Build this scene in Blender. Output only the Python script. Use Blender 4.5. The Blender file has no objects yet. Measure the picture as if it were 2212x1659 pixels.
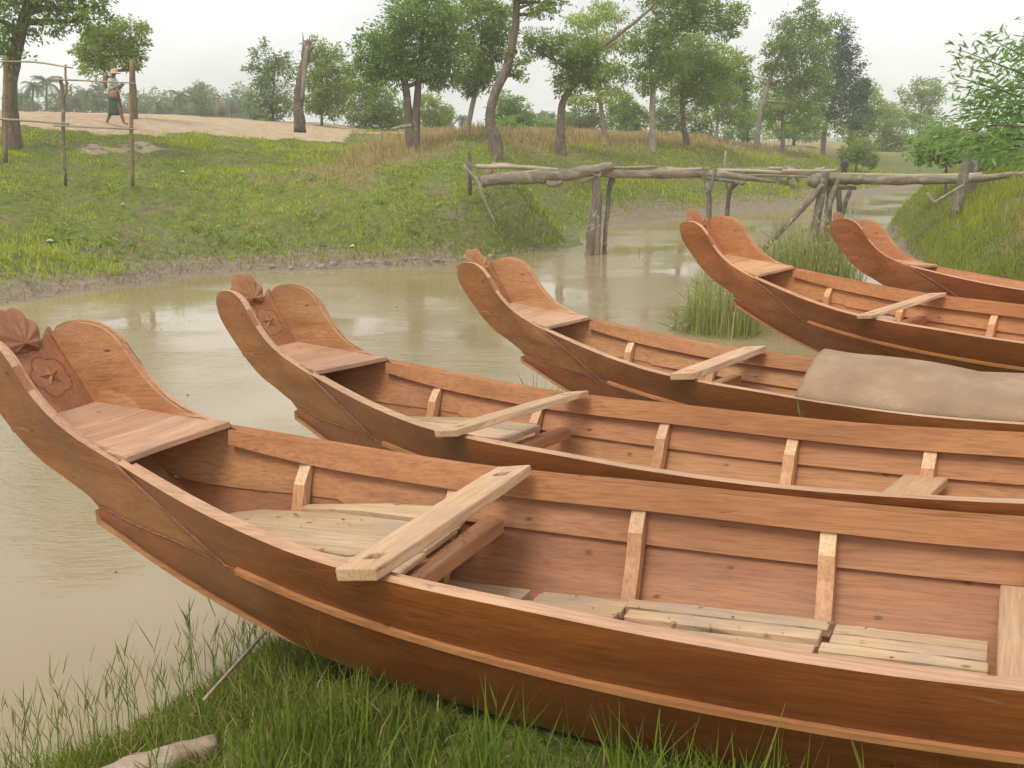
import bpy, bmesh, math, random
import numpy as np
from mathutils import Vector, Matrix

random.seed(7)
RNG = np.random.default_rng(11)
SC = bpy.context.scene
COL = SC.collection

# ------------------------------------------------------------------ camera, sky, sun, exposure
W, HH, FPX, HORIZON, CAM_H = 2212.0, 1659.0, 2200.0, 295.0, 2.5     # picture units used for measuring the photograph
TILT = math.atan((HH / 2 - HORIZON) / FPX)
cd = bpy.data.cameras.new('camera')
cd.sensor_width = 36.0
cd.lens = 36.0 * FPX / W
cd.clip_start = 0.05
cd.clip_end = 3000.0
cam = bpy.data.objects.new('camera', cd)
COL.objects.link(cam)
cam.location = (0, 0, CAM_H)
cam.rotation_euler = (math.pi / 2 - TILT, 0, 0)
SC.camera = cam

SUN_EL, SUN_AZ = math.radians(58), math.radians(215)      # azimuth clockwise from +Y: light comes from behind, a little left
wd = bpy.data.worlds.new('World')
SC.world = wd
wd.use_nodes = True
nt = wd.node_tree
nt.nodes.clear()
o_ = nt.nodes.new('ShaderNodeOutputWorld')
bg = nt.nodes.new('ShaderNodeBackground')
sky = nt.nodes.new('ShaderNodeTexSky')
sky.sky_type = 'NISHITA'
sky.sun_disc = False
sky.sun_elevation = SUN_EL
sky.sun_rotation = SUN_AZ
sky.dust_density = 3.0
tcw = nt.nodes.new('ShaderNodeTexCoord')
mpw = nt.nodes.new('ShaderNodeMapping')
mpw.inputs['Scale'].default_value = (1.0, 1.0, 2.6)
nz = nt.nodes.new('ShaderNodeTexNoise')
nz.inputs['Scale'].default_value = 2.3
nz.inputs['Detail'].default_value = 5.0
nz.inputs['Roughness'].default_value = 0.55
cr = nt.nodes.new('ShaderNodeValToRGB')
cr.color_ramp.elements[0].position = 0.36
cr.color_ramp.elements[0].color = (6.5, 6.6, 6.7, 1)
cr.color_ramp.elements[1].position = 0.62
cr.color_ramp.elements[1].color = (9.3, 9.25, 9.1, 1)
mxw = nt.nodes.new('ShaderNodeMix')
mxw.data_type = 'RGBA'
mxw.inputs[0].default_value = 0.93
nt.links.new(tcw.outputs['Generated'], mpw.inputs[0])
nt.links.new(mpw.outputs[0], nz.inputs['Vector'])
nt.links.new(nz.outputs['Fac'], cr.inputs[0])
nt.links.new(sky.outputs[0], mxw.inputs[6])
nt.links.new(cr.outputs[0], mxw.inputs[7])
nt.links.new(mxw.outputs[2], bg.inputs['Color'])
bg.inputs['Strength'].default_value = 0.1
nt.links.new(bg.outputs[0], o_.inputs[0])

sl = bpy.data.lights.new('sun', 'SUN')
sl.energy = 1.5
sl.angle = math.radians(25)
sl.color = (1.0, 0.92, 0.80)
sun = bpy.data.objects.new('sun', sl)
COL.objects.link(sun)
sd = Vector((math.sin(SUN_AZ) * math.cos(SUN_EL), math.cos(SUN_AZ) * math.cos(SUN_EL), math.sin(SUN_EL)))
sun.rotation_euler = sd.to_track_quat('Z', 'Y').to_euler()

vs = SC.view_settings
vs.view_transform = 'Standard'
vs.look = 'None'
vs.exposure = 0.48
vs.gamma = 1.0
vs.use_curve_mapping = False
cy = SC.cycles
cy.max_bounces = 6
cy.volume_bounces = 3
cy.diffuse_bounces = 3
cy.glossy_bounces = 3
cy.transmission_bounces = 4
cy.transparent_max_bounces = 4
cy.use_denoising = True
try:
    cy.denoiser = 'OPENIMAGEDENOISE'
except Exception:
    pass
cy.use_adaptive_sampling = True
cy.adaptive_threshold = 0.02


# ------------------------------------------------------------------ measuring helpers
def ray(x, y):
    u = (x - W / 2) / FPX
    v = -(y - HH / 2) / FPX
    return np.array([u, math.cos(TILT) + v * math.sin(TILT), -math.sin(TILT) + v * math.cos(TILT)])


def at(x, y, depth):
    """world point seen at measured position (x, y) at ground distance depth"""
    r = ray(x, y)
    return np.array([0, 0, CAM_H]) + r * (depth / r[1])


def on_z(x, y, z):
    r = ray(x, y)
    return np.array([0, 0, CAM_H]) + r * ((z - CAM_H) / r[2])


def px(w, depth):
    return w * depth * 1.03 / FPX


# ------------------------------------------------------------------ mesh helpers
def tag(o, label=None, cat=None, group=None, kind=None):
    if label: o['label'] = label
    if cat: o['category'] = cat
    if group: o['group'] = group
    if kind: o['kind'] = kind
    return o


def empty(name, loc=(0, 0, 0), label=None, cat=None, group=None):
    o = bpy.data.objects.new(name, None)
    o.empty_display_size = 0.2
    o.location = loc
    COL.objects.link(o)
    return tag(o, label, cat, group)


def link(name, me, mat=None, parent=None, smooth=False):
    if mat is not None and len(me.materials) == 0:
        me.materials.append(mat)
    if smooth and len(me.polygons):
        me.polygons.foreach_set('use_smooth', np.ones(len(me.polygons), bool))
    o = bpy.data.objects.new(name, me)
    COL.objects.link(o)
    if parent is not None:
        o.parent = parent
    return o


def pydata(name, V, F):
    me = bpy.data.meshes.new(name)
    me.from_pydata([tuple(map(float, v)) for v in V], [], F)
    me.update()
    return me


def np_mesh(name, V, F, attrs=None):
    """V (n,3), F (m,k) with k = 3 or 4, all faces alike; attrs: face float attributes"""
    V = np.ascontiguousarray(V, dtype=np.float32)
    F = np.ascontiguousarray(F, dtype=np.int32)
    me = bpy.data.meshes.new(name)
    me.vertices.add(len(V))
    me.vertices.foreach_set('co', V.ravel())
    k = F.shape[1]
    me.loops.add(F.size)
    me.loops.foreach_set('vertex_index', F.ravel())
    me.polygons.add(len(F))
    me.polygons.foreach_set('loop_start', np.arange(0, F.size, k, dtype=np.int32))
    me.update(calc_edges=True)
    for n, (dom, arr) in (attrs or {}).items():
        a = me.attributes.new(n, 'FLOAT', dom)
        a.data.foreach_set('value', np.ascontiguousarray(arr, dtype=np.float32))
    return me


def tube(pts, radii, sides=10, lump=0.0, seed=0, cap=True, flat=1.0):
    """lumpy tapered tube along pts -> verts, faces"""
    rg = np.random.default_rng(seed)
    P = np.array(pts, float)
    n = len(P)
    T = np.gradient(P, axis=0)
    T /= np.linalg.norm(T, axis=1)[:, None] + 1e-9
    ref = np.array([0.0, 1.0, 0.0]) if abs(T[0][1]) < 0.8 else np.array([1.0, 0, 0])
    V, F = [], []
    ang = np.linspace(0, 2 * math.pi, sides, endpoint=False)
    base = rg.normal(0, lump, sides)
    for i in range(n):
        a = np.cross(T[i], ref)
        a /= np.linalg.norm(a) + 1e-9
        b = np.cross(T[i], a)
        base = base * 0.75 + rg.normal(0, lump, sides) * 0.6
        r = radii[i] * (1 + base)
        for j in range(sides):
            V.append(P[i] + (a * math.cos(ang[j]) + b * math.sin(ang[j]) * flat) * r[j])
    for i in range(n - 1):
        for j in range(sides):
            F.append((i * sides + j, i * sides + (j + 1) % sides, (i + 1) * sides + (j + 1) % sides, (i + 1) * sides + j))
    if cap:
        F.append(tuple(range(sides - 1, -1, -1)))
        F.append(tuple((n - 1) * sides + j for j in range(sides)))
    return V, F


def resample(pts, n):
    P = np.array(pts, float)
    d = np.concatenate([[0], np.cumsum(np.linalg.norm(np.diff(P, axis=0), axis=1))])
    u = np.linspace(0, d[-1], n)
    # Catmull-Rom on chord length
    m = np.gradient(P, d, axis=0)
    i = np.clip(np.searchsorted(d, u) - 1, 0, len(P) - 2)
    h = (d[i + 1] - d[i])[:, None]
    t = ((u - d[i]) / (d[i + 1] - d[i]))[:, None]
    return P[i] * (2 * t**3 - 3 * t**2 + 1) + h * m[i] * (t**3 - 2 * t**2 + t) + P[i + 1] * (-2 * t**3 + 3 * t**2) + h * m[i + 1] * (t**3 - t**2)


class MB:
    def __init__(self): self.V, self.F = [], []

    def add(self, V, F):
        o = len(self.V)
        self.V += [tuple(v) for v in V]
        self.F += [tuple(i + o for i in f) for f in F]
        return self

    def tube(self, *a, **k): return self.add(*tube(*a, **k))

    def build(self, name, mat, parent=None, smooth=False):
        return link(name, pydata(name, self.V, self.F), mat, parent, smooth)


def box_vf(x0, x1, y0, y1, z0, z1):
    V = [(x0, y0, z0), (x1, y0, z0), (x1, y1, z0), (x0, y1, z0), (x0, y0, z1), (x1, y0, z1), (x1, y1, z1), (x0, y1, z1)]
    F = [(0, 3, 2, 1), (4, 5, 6, 7), (0, 1, 5, 4), (1, 2, 6, 5), (2, 3, 7, 6), (3, 0, 4, 7)]
    return V, F


def bevelled(me, w=0.004, seg=1):
    bm = bmesh.new()
    bm.from_mesh(me)
    bmesh.ops.recalc_face_normals(bm, faces=bm.faces)
    ed = [e for e in bm.edges if len(e.link_faces) == 2 and e.calc_face_angle(0) > 0.6]
    bmesh.ops.bevel(bm, geom=ed, offset=w, segments=seg, affect='EDGES', profile=0.6)
    bm.to_mesh(me)
    bm.free()
    return me


def plank(top, bot, th, n=40, rows=5, bulge=0.0, out=0.0, sgn=-1):
    """curved board between two edge curves; sgn -1: outside faces -y; solid of thickness th towards the inside"""
    A, B = resample(top, n), resample(bot, n)
    G = np.zeros((n, rows, 3))
    for j in range(rows):
        v = j / (rows - 1)
        G[:, j] = A * (1 - v) + B * v
    du = np.gradient(G, axis=0)
    dv = np.gradient(G, axis=1)
    N = np.cross(du, dv)
    N /= np.linalg.norm(N, axis=2)[:, :, None] + 1e-9
    flip = np.sign(N[:, :, 1] * sgn)
    s = 1.0 if flip.sum() > 0 else -1.0
    N *= s
    bl = np.array([4 * (j / (rows - 1)) * (1 - j / (rows - 1)) for j in range(rows)])
    ov = np.asarray(out(G[:, :, 0]) if callable(out) else np.full(G.shape[:2], out))[:, :, None]
    O = G + N * (bulge * bl[None, :, None] + ov)
    I = O - N * th
    V = np.concatenate([O.reshape(-1, 3), I.reshape(-1, 3)])
    F = []
    m = n * rows
    for i in range(n - 1):
        for j in range(rows - 1):
            a, b, c, d = i * rows + j, (i + 1) * rows + j, (i + 1) * rows + j + 1, i * rows + j + 1
            F.append((a, b, c, d))
            F.append((m + a, m + d, m + c, m + b))
        a, b = i * rows, (i + 1) * rows
        F.append((a, m + a, m + b, b))
        a, b = i * rows + rows - 1, (i + 1) * rows + rows - 1
        F.append((a, b, m + b, m + a))
    for j in range(rows - 1):
        a, b = j, j + 1
        F.append((a, b, m + b, m + a))
        a, b = (n - 1) * rows + j, (n - 1) * rows + j + 1
        F.append((a, m + a, m + b, b))
    me = pydata('board', V, F)
    bm = bmesh.new()
    bm.from_mesh(me)
    bmesh.ops.remove_doubles(bm, verts=bm.verts, dist=0.0008)
    bmesh.ops.recalc_face_normals(bm, faces=bm.faces)
    bm.to_mesh(me)
    bm.free()
    return me


def flip_y(me):
    m2 = me.copy()
    bm = bmesh.new()
    bm.from_mesh(m2)
    bmesh.ops.scale(bm, vec=(1, -1, 1), verts=bm.verts)
    bmesh.ops.reverse_faces(bm, faces=bm.faces)
    bm.to_mesh(m2)
    bm.free()
    return m2


def smooth_by_angle(me, deg=40):
    me.polygons.foreach_set('use_smooth', np.ones(len(me.polygons), bool))
    bm = bmesh.new()
    bm.from_mesh(me)
    for e in bm.edges:
        e.smooth = not (len(e.link_faces) == 2 and e.calc_face_angle(0) > math.radians(deg))
    bm.to_mesh(me)
    bm.free()
    return me


def leaf_mesh(name, C, D, L, Wd, tint, fold=0.25, seed=0):
    """one pointed leaf per centre: two triangles on each side of the mid rib"""
    rg_ = np.random.default_rng(seed)
    n = len(C)
    D = D / (np.linalg.norm(D, axis=1)[:, None] + 1e-9)
    r = rg_.normal(size=(n, 3))
    Sd = np.cross(D, r)
    Sd /= np.linalg.norm(Sd, axis=1)[:, None] + 1e-9
    L = np.broadcast_to(L, (n,))[:, None]
    Wd = np.broadcast_to(Wd, (n,))[:, None]
    V = np.stack([C, C + D * L * .5 + Sd * Wd * .5, C + D * L, C + D * L * .5 - Sd * Wd * .5], 1).reshape(-1, 3)
    F = np.arange(4 * n).reshape(n, 4)
    return np_mesh(name, V, F, {'tint': ('FACE', tint)})


# ------------------------------------------------------------------ materials
class NT:
    def __init__(self, name):
        self.m = bpy.data.materials.new(name)
        self.m.use_nodes = True
        self.t = self.m.node_tree
        self.b = self.t.nodes['Principled BSDF']
        self.out = self.t.nodes['Material Output']

    def n(self, kind, **kw):
        o = self.t.nodes.new('ShaderNode' + kind)
        for k, v in kw.items():
            if k in ('data_type', 'operation', 'blend_type', 'attribute_name', 'feature', 'noise_dimensions', 'attribute_type'):
                setattr(o, k, v)
            else:
                o.inputs[k.replace('_', ' ')].default_value = v
        return o

    def l(self, a, b): self.t.links.new(a, b)

    def noise(self, vec, scale, detail=4, rough=0.55, dist=0.0):
        o = self.n('TexNoise', Scale=scale, Detail=detail, Roughness=rough, Distortion=dist)
        if vec is not None: self.l(vec, o.inputs['Vector'])
        return o.outputs['Fac']

    def mapped(self, scale, space='Object', rot=(0, 0, 0)):
        tc = self.n('TexCoord')
        mp = self.n('Mapping')
        mp.inputs['Scale'].default_value = scale
        mp.inputs['Rotation'].default_value = rot
        self.l(tc.outputs[space], mp.inputs[0])
        return mp.outputs[0]

    def ramp(self, fac, stops):
        o = self.n('ValToRGB')
        e = o.color_ramp.elements
        while len(e) < len(stops): e.new(0.5)
        for q, (p, c) in zip(e, stops):
            q.position = p
            q.color = (*c, 1) if len(c) == 3 else c
        self.l(fac, o.inputs[0])
        return o.outputs[0]

    def mix(self, fac, a, b, blend='MIX'):
        o = self.n('Mix', data_type='RGBA', blend_type=blend)
        for s, v in ((0, fac), (6, a), (7, b)):
            if isinstance(v, (int, float)): o.inputs[s].default_value = v
            elif isinstance(v, tuple): o.inputs[s].default_value = (*v, 1)
            else: self.l(v, o.inputs[s])
        return o.outputs[2]

    def math(self, op, a, b=0.0):
        o = self.n('Math', operation=op)
        for i, v in enumerate((a, b)):
            if isinstance(v, (int, float)): o.inputs[i].default_value = v
            else: self.l(v, o.inputs[i])
        return o.outputs[0]

    def smooth(self, v, lo, hi):
        o = self.n('MapRange')
        o.interpolation_type = 'SMOOTHSTEP'
        self.l(v, o.inputs[0])
        o.inputs[1].default_value, o.inputs[2].default_value = lo, hi
        return o.outputs[0]

    def bump(self, h, strength=0.3, dist=0.01):
        o = self.n('Bump', Strength=strength, Distance=dist)
        self.l(h, o.inputs['Height'])
        self.l(o.outputs[0], self.b.inputs['Normal'])

    def attr(self, name):
        o = self.n('Attribute', attribute_name=name)
        return o.outputs['Fac']

    def rand(self):
        return self.n('ObjectInfo').outputs['Random']


def wood(name, dark, mid, light, axis=0, rough=0.5, stains=0.6, grain=1.0, spec=0.4, weather=0.0, scuff=0.0):
    t = NT(name)
    s = [16.0, 16.0, 16.0]
    s[axis] = 1.1
    v = t.mapped(tuple(s))
    rn = t.rand()
    off = t.n('CombineXYZ')
    t.l(t.math('MULTIPLY', rn, 37.0), off.inputs[0])
    t.l(t.math('MULTIPLY', rn, 91.0), off.inputs[1])
    t.l(t.math('MULTIPLY', rn, 53.0), off.inputs[2])
    ad = t.n('VectorMath', operation='ADD')
    t.l(v, ad.inputs[0]); t.l(off.outputs[0], ad.inputs[1])
    v = ad.outputs[0]
    big = t.noise(v, 0.35, 5, 0.6, 1.4)
    c = t.ramp(big, [(0.20, dark), (0.5, mid), (0.82, light)])
    s2 = [95.0, 95.0, 95.0]
    s2[axis] = 5.0
    fine = t.noise(t.mapped(tuple(s2)), 1.0, 4, 0.65, 0.4)
    c = t.mix(0.42 * grain, c, t.ramp(fine, [(0.32, (0.22, 0.20, 0.19)), (0.58, (1, 1, 1))]), 'MULTIPLY')
    # broad blotches
    bl = t.noise(t.mapped((1.6, 2.5, 2.5)), 1.3, 3, 0.5)
    c = t.mix(t.smooth(bl, 0.42, 0.75), c, t.mix(0.5, c, dark), 'MIX')
    # tone per board
    hv = t.n('HueSaturation')
    t.l(c, hv.inputs['Color'])
    t.l(t.math('ADD', t.math('MULTIPLY', rn, 0.18), 0.92), hv.inputs['Value'])
    t.l(t.math('ADD', t.math('MULTIPLY', t.math('FRACT', t.math('MULTIPLY', rn, 7.3)), 0.008), 0.496), hv.inputs['Hue'])
    c = hv.outputs[0]
    # nail stains and small knots
    vo = t.n('TexVoronoi', Scale=1.0)
    vo.voronoi_dimensions = '2D'
    sx = t.n('SeparateXYZ')
    t.l(t.mapped((4.2, 7.5, 8.5)), sx.inputs[0])
    cx_ = t.n('CombineXYZ')
    t.l(sx.outputs[0], cx_.inputs[0])
    t.l(sx.outputs[1 if axis == 1 or 'slat' in name else 2], cx_.inputs[1])
    t.l(cx_.outputs[0], vo.inputs['Vector'])
    sp = t.math('SUBTRACT', 1.0, t.smooth(t.math('ADD', vo.outputs['Distance'], t.math('MULTIPLY', t.math('SUBTRACT', fine, 0.5), 0.12)), 0.01, 0.085))
    pick = t.n('SeparateColor')
    t.l(vo.outputs['Color'], pick.inputs[0])
    sp = t.math('MULTIPLY', sp, t.smooth(pick.outputs[0], 0.45, 0.85))
    c = t.mix(t.math('MULTIPLY', sp, stains), c, (0.05, 0.025, 0.018))
    # fine cracks along the grain
    s3 = [26.0, 26.0, 26.0]
    s3[axis] = 0.8
    ck = t.noise(t.mapped(tuple(s3)), 1.0, 2, 0.5, 0.8)
    ckm = t.math('SUBTRACT', 1.0, t.smooth(t.math('ABSOLUTE', t.math('SUBTRACT', ck, 0.62)), 0.0, 0.007))
    ckm = t.math('MULTIPLY', ckm, t.smooth(bl, 0.5, 0.62))
    c = t.mix(t.math('MULTIPLY', ckm, 0.7), c, (0.06, 0.03, 0.02))
    if weather:
        wn = t.noise(t.mapped((2.2, 3.0, 3.0)), 1.6, 4, 0.6)
        c = t.mix(t.math('MULTIPLY', t.smooth(wn, 0.45, 0.7), weather), c, (0.30, 0.27, 0.23))
    if scuff:
        sn = t.noise(t.mapped((2.0, 7.0, 7.0)), 2.2, 5, 0.7, 0.6)
        c = t.mix(t.math('MULTIPLY', t.smooth(sn, 0.60, 0.74), scuff), c, (0.42, 0.30, 0.20))
    oc = t.n('ObjectInfo')
    c = t.mix(1.0, c, oc.outputs['Color'], 'MULTIPLY')
    t.l(c, t.b.inputs['Base Color'])
    t.b.inputs['Roughness'].default_value = rough
    t.l(t.math('ADD', t.math('MULTIPLY', fine, 0.25), rough - 0.12), t.b.inputs['Roughness'])
    t.b.inputs['Specular IOR Level'].default_value = spec
    t.bump(t.math('SUBTRACT', fine, t.math('MULTIPLY', ckm, 1.5)), 0.35, 0.004)
    return t.m


RED = ((0.31, 0.130, 0.052), (0.455, 0.207, 0.090), (0.565, 0.285, 0.132))
M = {}
M['hull'] = wood('oiled red hardwood hull', (0.125, 0.034, 0.0085), (0.265, 0.076, 0.019), (0.39, 0.130, 0.035), 0, 0.36, 0.6, spec=0.5, scuff=.3)
M['strake'] = wood('red hardwood along the boat', *RED, 0, 0.55, 0.7, weather=.08)
M['wing'] = wood('oiled brown hardwood wing', (0.18, 0.064, 0.020), (0.34, 0.132, 0.043), (0.47, 0.205, 0.074), 0, 0.38, 0.8)
M['lining'] = wood('dusty pink brown hardwood', (0.31, 0.135, 0.058), (0.47, 0.225, 0.100), (0.59, 0.31, 0.148), 0, 0.52, 0.8, weather=.12)
M['clamp'] = wood('orange brown hardwood band', (0.31, 0.125, 0.042), (0.465, 0.208, 0.078), (0.58, 0.285, 0.118), 0, 0.5, 0.95)
M['deck'] = wood('dusty pinkish deck board', (0.34, 0.165, 0.090), (0.53, 0.30, 0.175), (0.66, 0.42, 0.26), 1, 0.62, 0.5, weather=0.35)
M['rib'] = wood('light sawn rib', (0.42, 0.20, 0.095), (0.56, 0.30, 0.155), (0.68, 0.41, 0.23), 2, 0.6, 0.3)
M['ribcap'] = wood('fresh cut pale wood', (0.58, 0.36, 0.20), (0.70, 0.46, 0.27), (0.76, 0.55, 0.34), 2, 0.65, 0.2)
M['transom'] = wood('carved brown board', (0.20, 0.080, 0.034), (0.34, 0.145, 0.060), (0.45, 0.21, 0.092), 2, 0.6, 0.9)
M['knob'] = wood('dark carved hardwood', (0.10, 0.044, 0.022), (0.235, 0.102, 0.046), (0.38, 0.18, 0.082), 2, 0.62, 0.8)
M['carve'] = wood('carved relief', (0.16, 0.064, 0.028), (0.30, 0.126, 0.053), (0.42, 0.19, 0.084), 2, 0.5, 0.3)
M['thwart'] = wood('pale dusty plank', (0.43, 0.245, 0.125), (0.59, 0.37, 0.21), (0.70, 0.49, 0.31), 1, 0.65, 0.7, weather=0.2)
M['slat'] = wood('raw pale slat', (0.40, 0.25, 0.135), (0.56, 0.385, 0.23), (0.68, 0.50, 0.33), 0, 0.7, 0.8, weather=0.5)
M['beam'] = wood('reddish cross beam', (0.30, 0.13, 0.058), (0.43, 0.20, 0.095), (0.53, 0.28, 0.14), 1, 0.55, 0.4)
M['edge'] = wood('scuffed pale edge', (0.36, 0.19, 0.105), (0.51, 0.30, 0.18), (0.62, 0.41, 0.27), 0, 0.6, 0.5)


def bark(name, a, b, lichen=(0.5, 0.5, 0.45), lf=0.4, sc=6.0, axis=2):
    t = NT(name)
    s = [sc, sc, sc]
    s[axis] = sc * 0.25
    v = t.mapped(tuple(s))
    f = t.noise(v, 1.5, 6, 0.65, 0.6)
    c = t.ramp(f, [(0.3, a), (0.7, b)])
    g = t.noise(t.mapped((4, 4, 4)), 1.6, 5, 0.7)
    c = t.mix(t.math('MULTIPLY', t.smooth(g, 0.52, 0.68), lf), c, lichen)
    t.l(c, t.b.inputs['Base Color'])
    t.b.inputs['Roughness'].default_value = 0.85
    t.bump(f, 0.9, 0.03)
    return t.m


M['bark'] = bark('grey brown bark', (0.075, 0.052, 0.037), (0.22, 0.165, 0.12), (0.40, 0.37, 0.32), 0.4)
M['pale_bark'] = bark('pale peeling bark', (0.17, 0.13, 0.10), (0.40, 0.34, 0.28), (0.55, 0.51, 0.45), 0.4)
M['log'] = bark('weathered grey log', (0.11, 0.083, 0.055), (0.34, 0.275, 0.19), (0.46, 0.43, 0.36), 0.45, 5.0, 0)
M['post'] = bark('weathered standing post', (0.09, 0.070, 0.052), (0.26, 0.21, 0.16), (0.50, 0.47, 0.42), 0.55, 5.0, 2)
M['pole'] = bark('debarked pole', (0.30, 0.235, 0.16), (0.50, 0.42, 0.31), (0.55, 0.5, 0.42), 0.2, 6.0, 0)
M['fence_post'] = bark('orange brown fence post', (0.17, 0.10, 0.055), (0.34, 0.22, 0.13), (0.42, 0.36, 0.28), 0.3, 6.0, 2)
M['bamboo'] = bark('pale bamboo rail', (0.26, 0.22, 0.15), (0.44, 0.38, 0.27), (0.4, 0.38, 0.3), 0.3, 6.0, 0)
M['driftlog'] = bark('bleached log', (0.20, 0.14, 0.09), (0.45, 0.36, 0.26), (0.58, 0.51, 0.41), 0.4, 9.0, 0)


def leaf(name, dark, light, trans=0.35, rough=0.55):
    t = NT(name)
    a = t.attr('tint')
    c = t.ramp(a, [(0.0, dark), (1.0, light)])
    hv = t.n('HueSaturation')
    t.l(c, hv.inputs['Color'])
    rn = t.rand()
    t.l(t.math('ADD', t.math('MULTIPLY', rn, 0.25), 0.88), hv.inputs['Value'])
    t.l(t.math('ADD', t.math('MULTIPLY', t.math('FRACT', t.math('MULTIPLY', rn, 5.7)), 0.03), 0.485), hv.inputs['Hue'])
    c = hv.outputs[0]
    t.l(c, t.b.inputs['Base Color'])
    t.b.inputs['Roughness'].default_value = rough
    t.b.inputs['Specular IOR Level'].default_value = 0.12
    tr = t.n('BsdfTranslucent')
    t.l(c, tr.inputs[0])
    mx = t.n('MixShader')
    mx.inputs[0].default_value = trans
    t.l(t.b.outputs[0], mx.inputs[1])
    t.l(tr.outputs[0], mx.inputs[2])
    t.l(mx.outputs[0], t.out.inputs[0])
    return t.m


M['leaf'] = leaf('narrow green leaves', (0.105, 0.195, 0.036), (0.35, 0.49, 0.115), .47)
M['leaf_yellow'] = leaf('yellow green leaves', (0.15, 0.245, 0.040), (0.42, 0.55, 0.115), .47)
M['leaf_dark'] = leaf('dark blue green leaves', (0.032, 0.066, 0.034), (0.115, 0.185, 0.088), .38)
M['leaf_far'] = leaf('distant grey green leaves', (0.10, 0.155, 0.055), (0.28, 0.37, 0.14), .45)
M['leaf_near'] = leaf('glossy willow shaped leaves', (0.12, 0.225, 0.05), (0.34, 0.50, 0.15), .45, 0.38)
M['palm'] = leaf('palm fronds', (0.065, 0.10, 0.042), (0.17, 0.225, 0.09), 0.35)
M['palm_dry'] = leaf('dry palm fronds', (0.12, 0.11, 0.08), (0.24, 0.22, 0.15), 0.3)
M['grass'] = leaf('green grass blades', (0.075, 0.135, 0.016), (0.27, 0.36, 0.050), 0.45, 0.6)
M['grass_bank'] = leaf('bank grass', (0.10, 0.150, 0.010), (0.44, 0.49, 0.048), 0.45, 0.7)
M['grass_dry'] = leaf('dry tan grass', (0.30, 0.205, 0.09), (0.60, 0.45, 0.235), 0.42, 0.7)
M['reed'] = leaf('reed blades', (0.13, 0.185, 0.036), (0.40, 0.46, 0.13), 0.4, 0.55)
M['reed_dry'] = leaf('dead reed blades', (0.30, 0.23, 0.11), (0.54, 0.44, 0.23), 0.35, 0.7)
M['twig'] = leaf('grey dead twigs', (0.15, 0.12, 0.085), (0.38, 0.32, 0.24), 0.1, 0.8)


def plain(name, col, rough=0.7, var=0.25, sc=8.0):
    t = NT(name)
    f = t.noise(t.mapped((sc, sc, sc)), 1.0, 4, 0.6)
    t.l(t.mix(t.smooth(f, 0.3, 0.7), tuple(c * (1 - var) for c in col), tuple(min(1, c * (1 + var)) for c in col)), t.b.inputs['Base Color'])
    t.b.inputs['Roughness'].default_value = rough
    t.bump(f, 0.3, 0.01)
    return t.m


# ground: sand, mud, dry and green earth by stored masks
t = NT('bank earth')
pos = t.mapped((1, 1, 1))
n1 = t.noise(pos, 1.1, 5, 0.6)
n2 = t.noise(pos, 7.0, 5, 0.65)
n3 = t.noise(pos, 40.0, 3, 0.6)
green = t.ramp(n2, [(0.3, (0.065, 0.09, 0.012)), (0.55, (0.14, 0.17, 0.026)), (0.75, (0.25, 0.25, 0.055))])
earth = t.ramp(n2, [(0.3, (0.13, 0.095, 0.055)), (0.7, (0.25, 0.19, 0.11))])
c = t.mix(t.math('MULTIPLY', t.smooth(n1, 0.5, 0.68), 0.7), green, earth)
c = t.mix(t.math('MULTIPLY', t.attr('dry'), 0.8), c, t.ramp(n2, [(0.3, (0.26, 0.18, 0.08)), (0.7, (0.42, 0.31, 0.16))]))
mud = t.ramp(n2, [(0.25, (0.13, 0.095, 0.052)), (0.5, (0.22, 0.168, 0.10)), (0.75, (0.32, 0.257, 0.17))])
mf = t.smooth(t.math('ADD', t.attr('mud'), t.math('MULTIPLY', t.math('SUBTRACT', n2, 0.5), 0.9)), 0.35, 0.6)
c = t.mix(mf, c, mud)
sand = t.ramp(t.noise(pos, 3.0, 6, 0.65), [(0.3, (0.38, 0.27, 0.16)), (0.7, (0.55, 0.42, 0.28))])
sf = t.smooth(t.math('ADD', t.attr('sand'), t.math('MULTIPLY', t.math('SUBTRACT', n2, 0.5), 0.7)), 0.4, 0.6)
c = t.mix(sf, c, sand)
t.l(c, t.b.inputs['Base Color'])
t.b.inputs['Roughness'].default_value = 0.9
t.l(t.math('SUBTRACT', 0.92, t.math('MULTIPLY', mf, 0.35)), t.b.inputs['Roughness'])
t.bump(t.math('ADD', n2, t.math('MULTIPLY', n3, 0.5)), 0.8, 0.06)
M['ground'] = t.m

# water: silty brown, rippled in patches
t = NT('silty water')
p1 = t.mapped((1, 1, 1))
rip = t.noise(t.mapped((2.3, 6.5, 1)), 1.0, 4, 0.55, 0.6)
fine = t.noise(t.mapped((9, 27, 1)), 1.0, 3, 0.55, 0.5)
patch = t.smooth(t.noise(p1, 0.33, 3, 0.5), 0.40, 0.62)
mud1 = t.noise(p1, 0.22, 3, 0.5, 0.8)
t.l(t.ramp(mud1, [(0.3, (0.27, 0.205, 0.103)), (0.7, (0.35, 0.275, 0.158))]), t.b.inputs['Base Color'])
t.b.inputs['Roughness'].default_value = 0.025
t.b.inputs['IOR'].default_value = 1.38
t.b.inputs['Specular IOR Level'].default_value = 0.75
h = t.math('MULTIPLY', t.math('ADD', rip, t.math('MULTIPLY', fine, 0.55)), t.math('ADD', t.math('MULTIPLY', patch, 0.92), 0.08))
t.bump(h, 0.22, 0.05)
M['water'] = t.m

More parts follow.
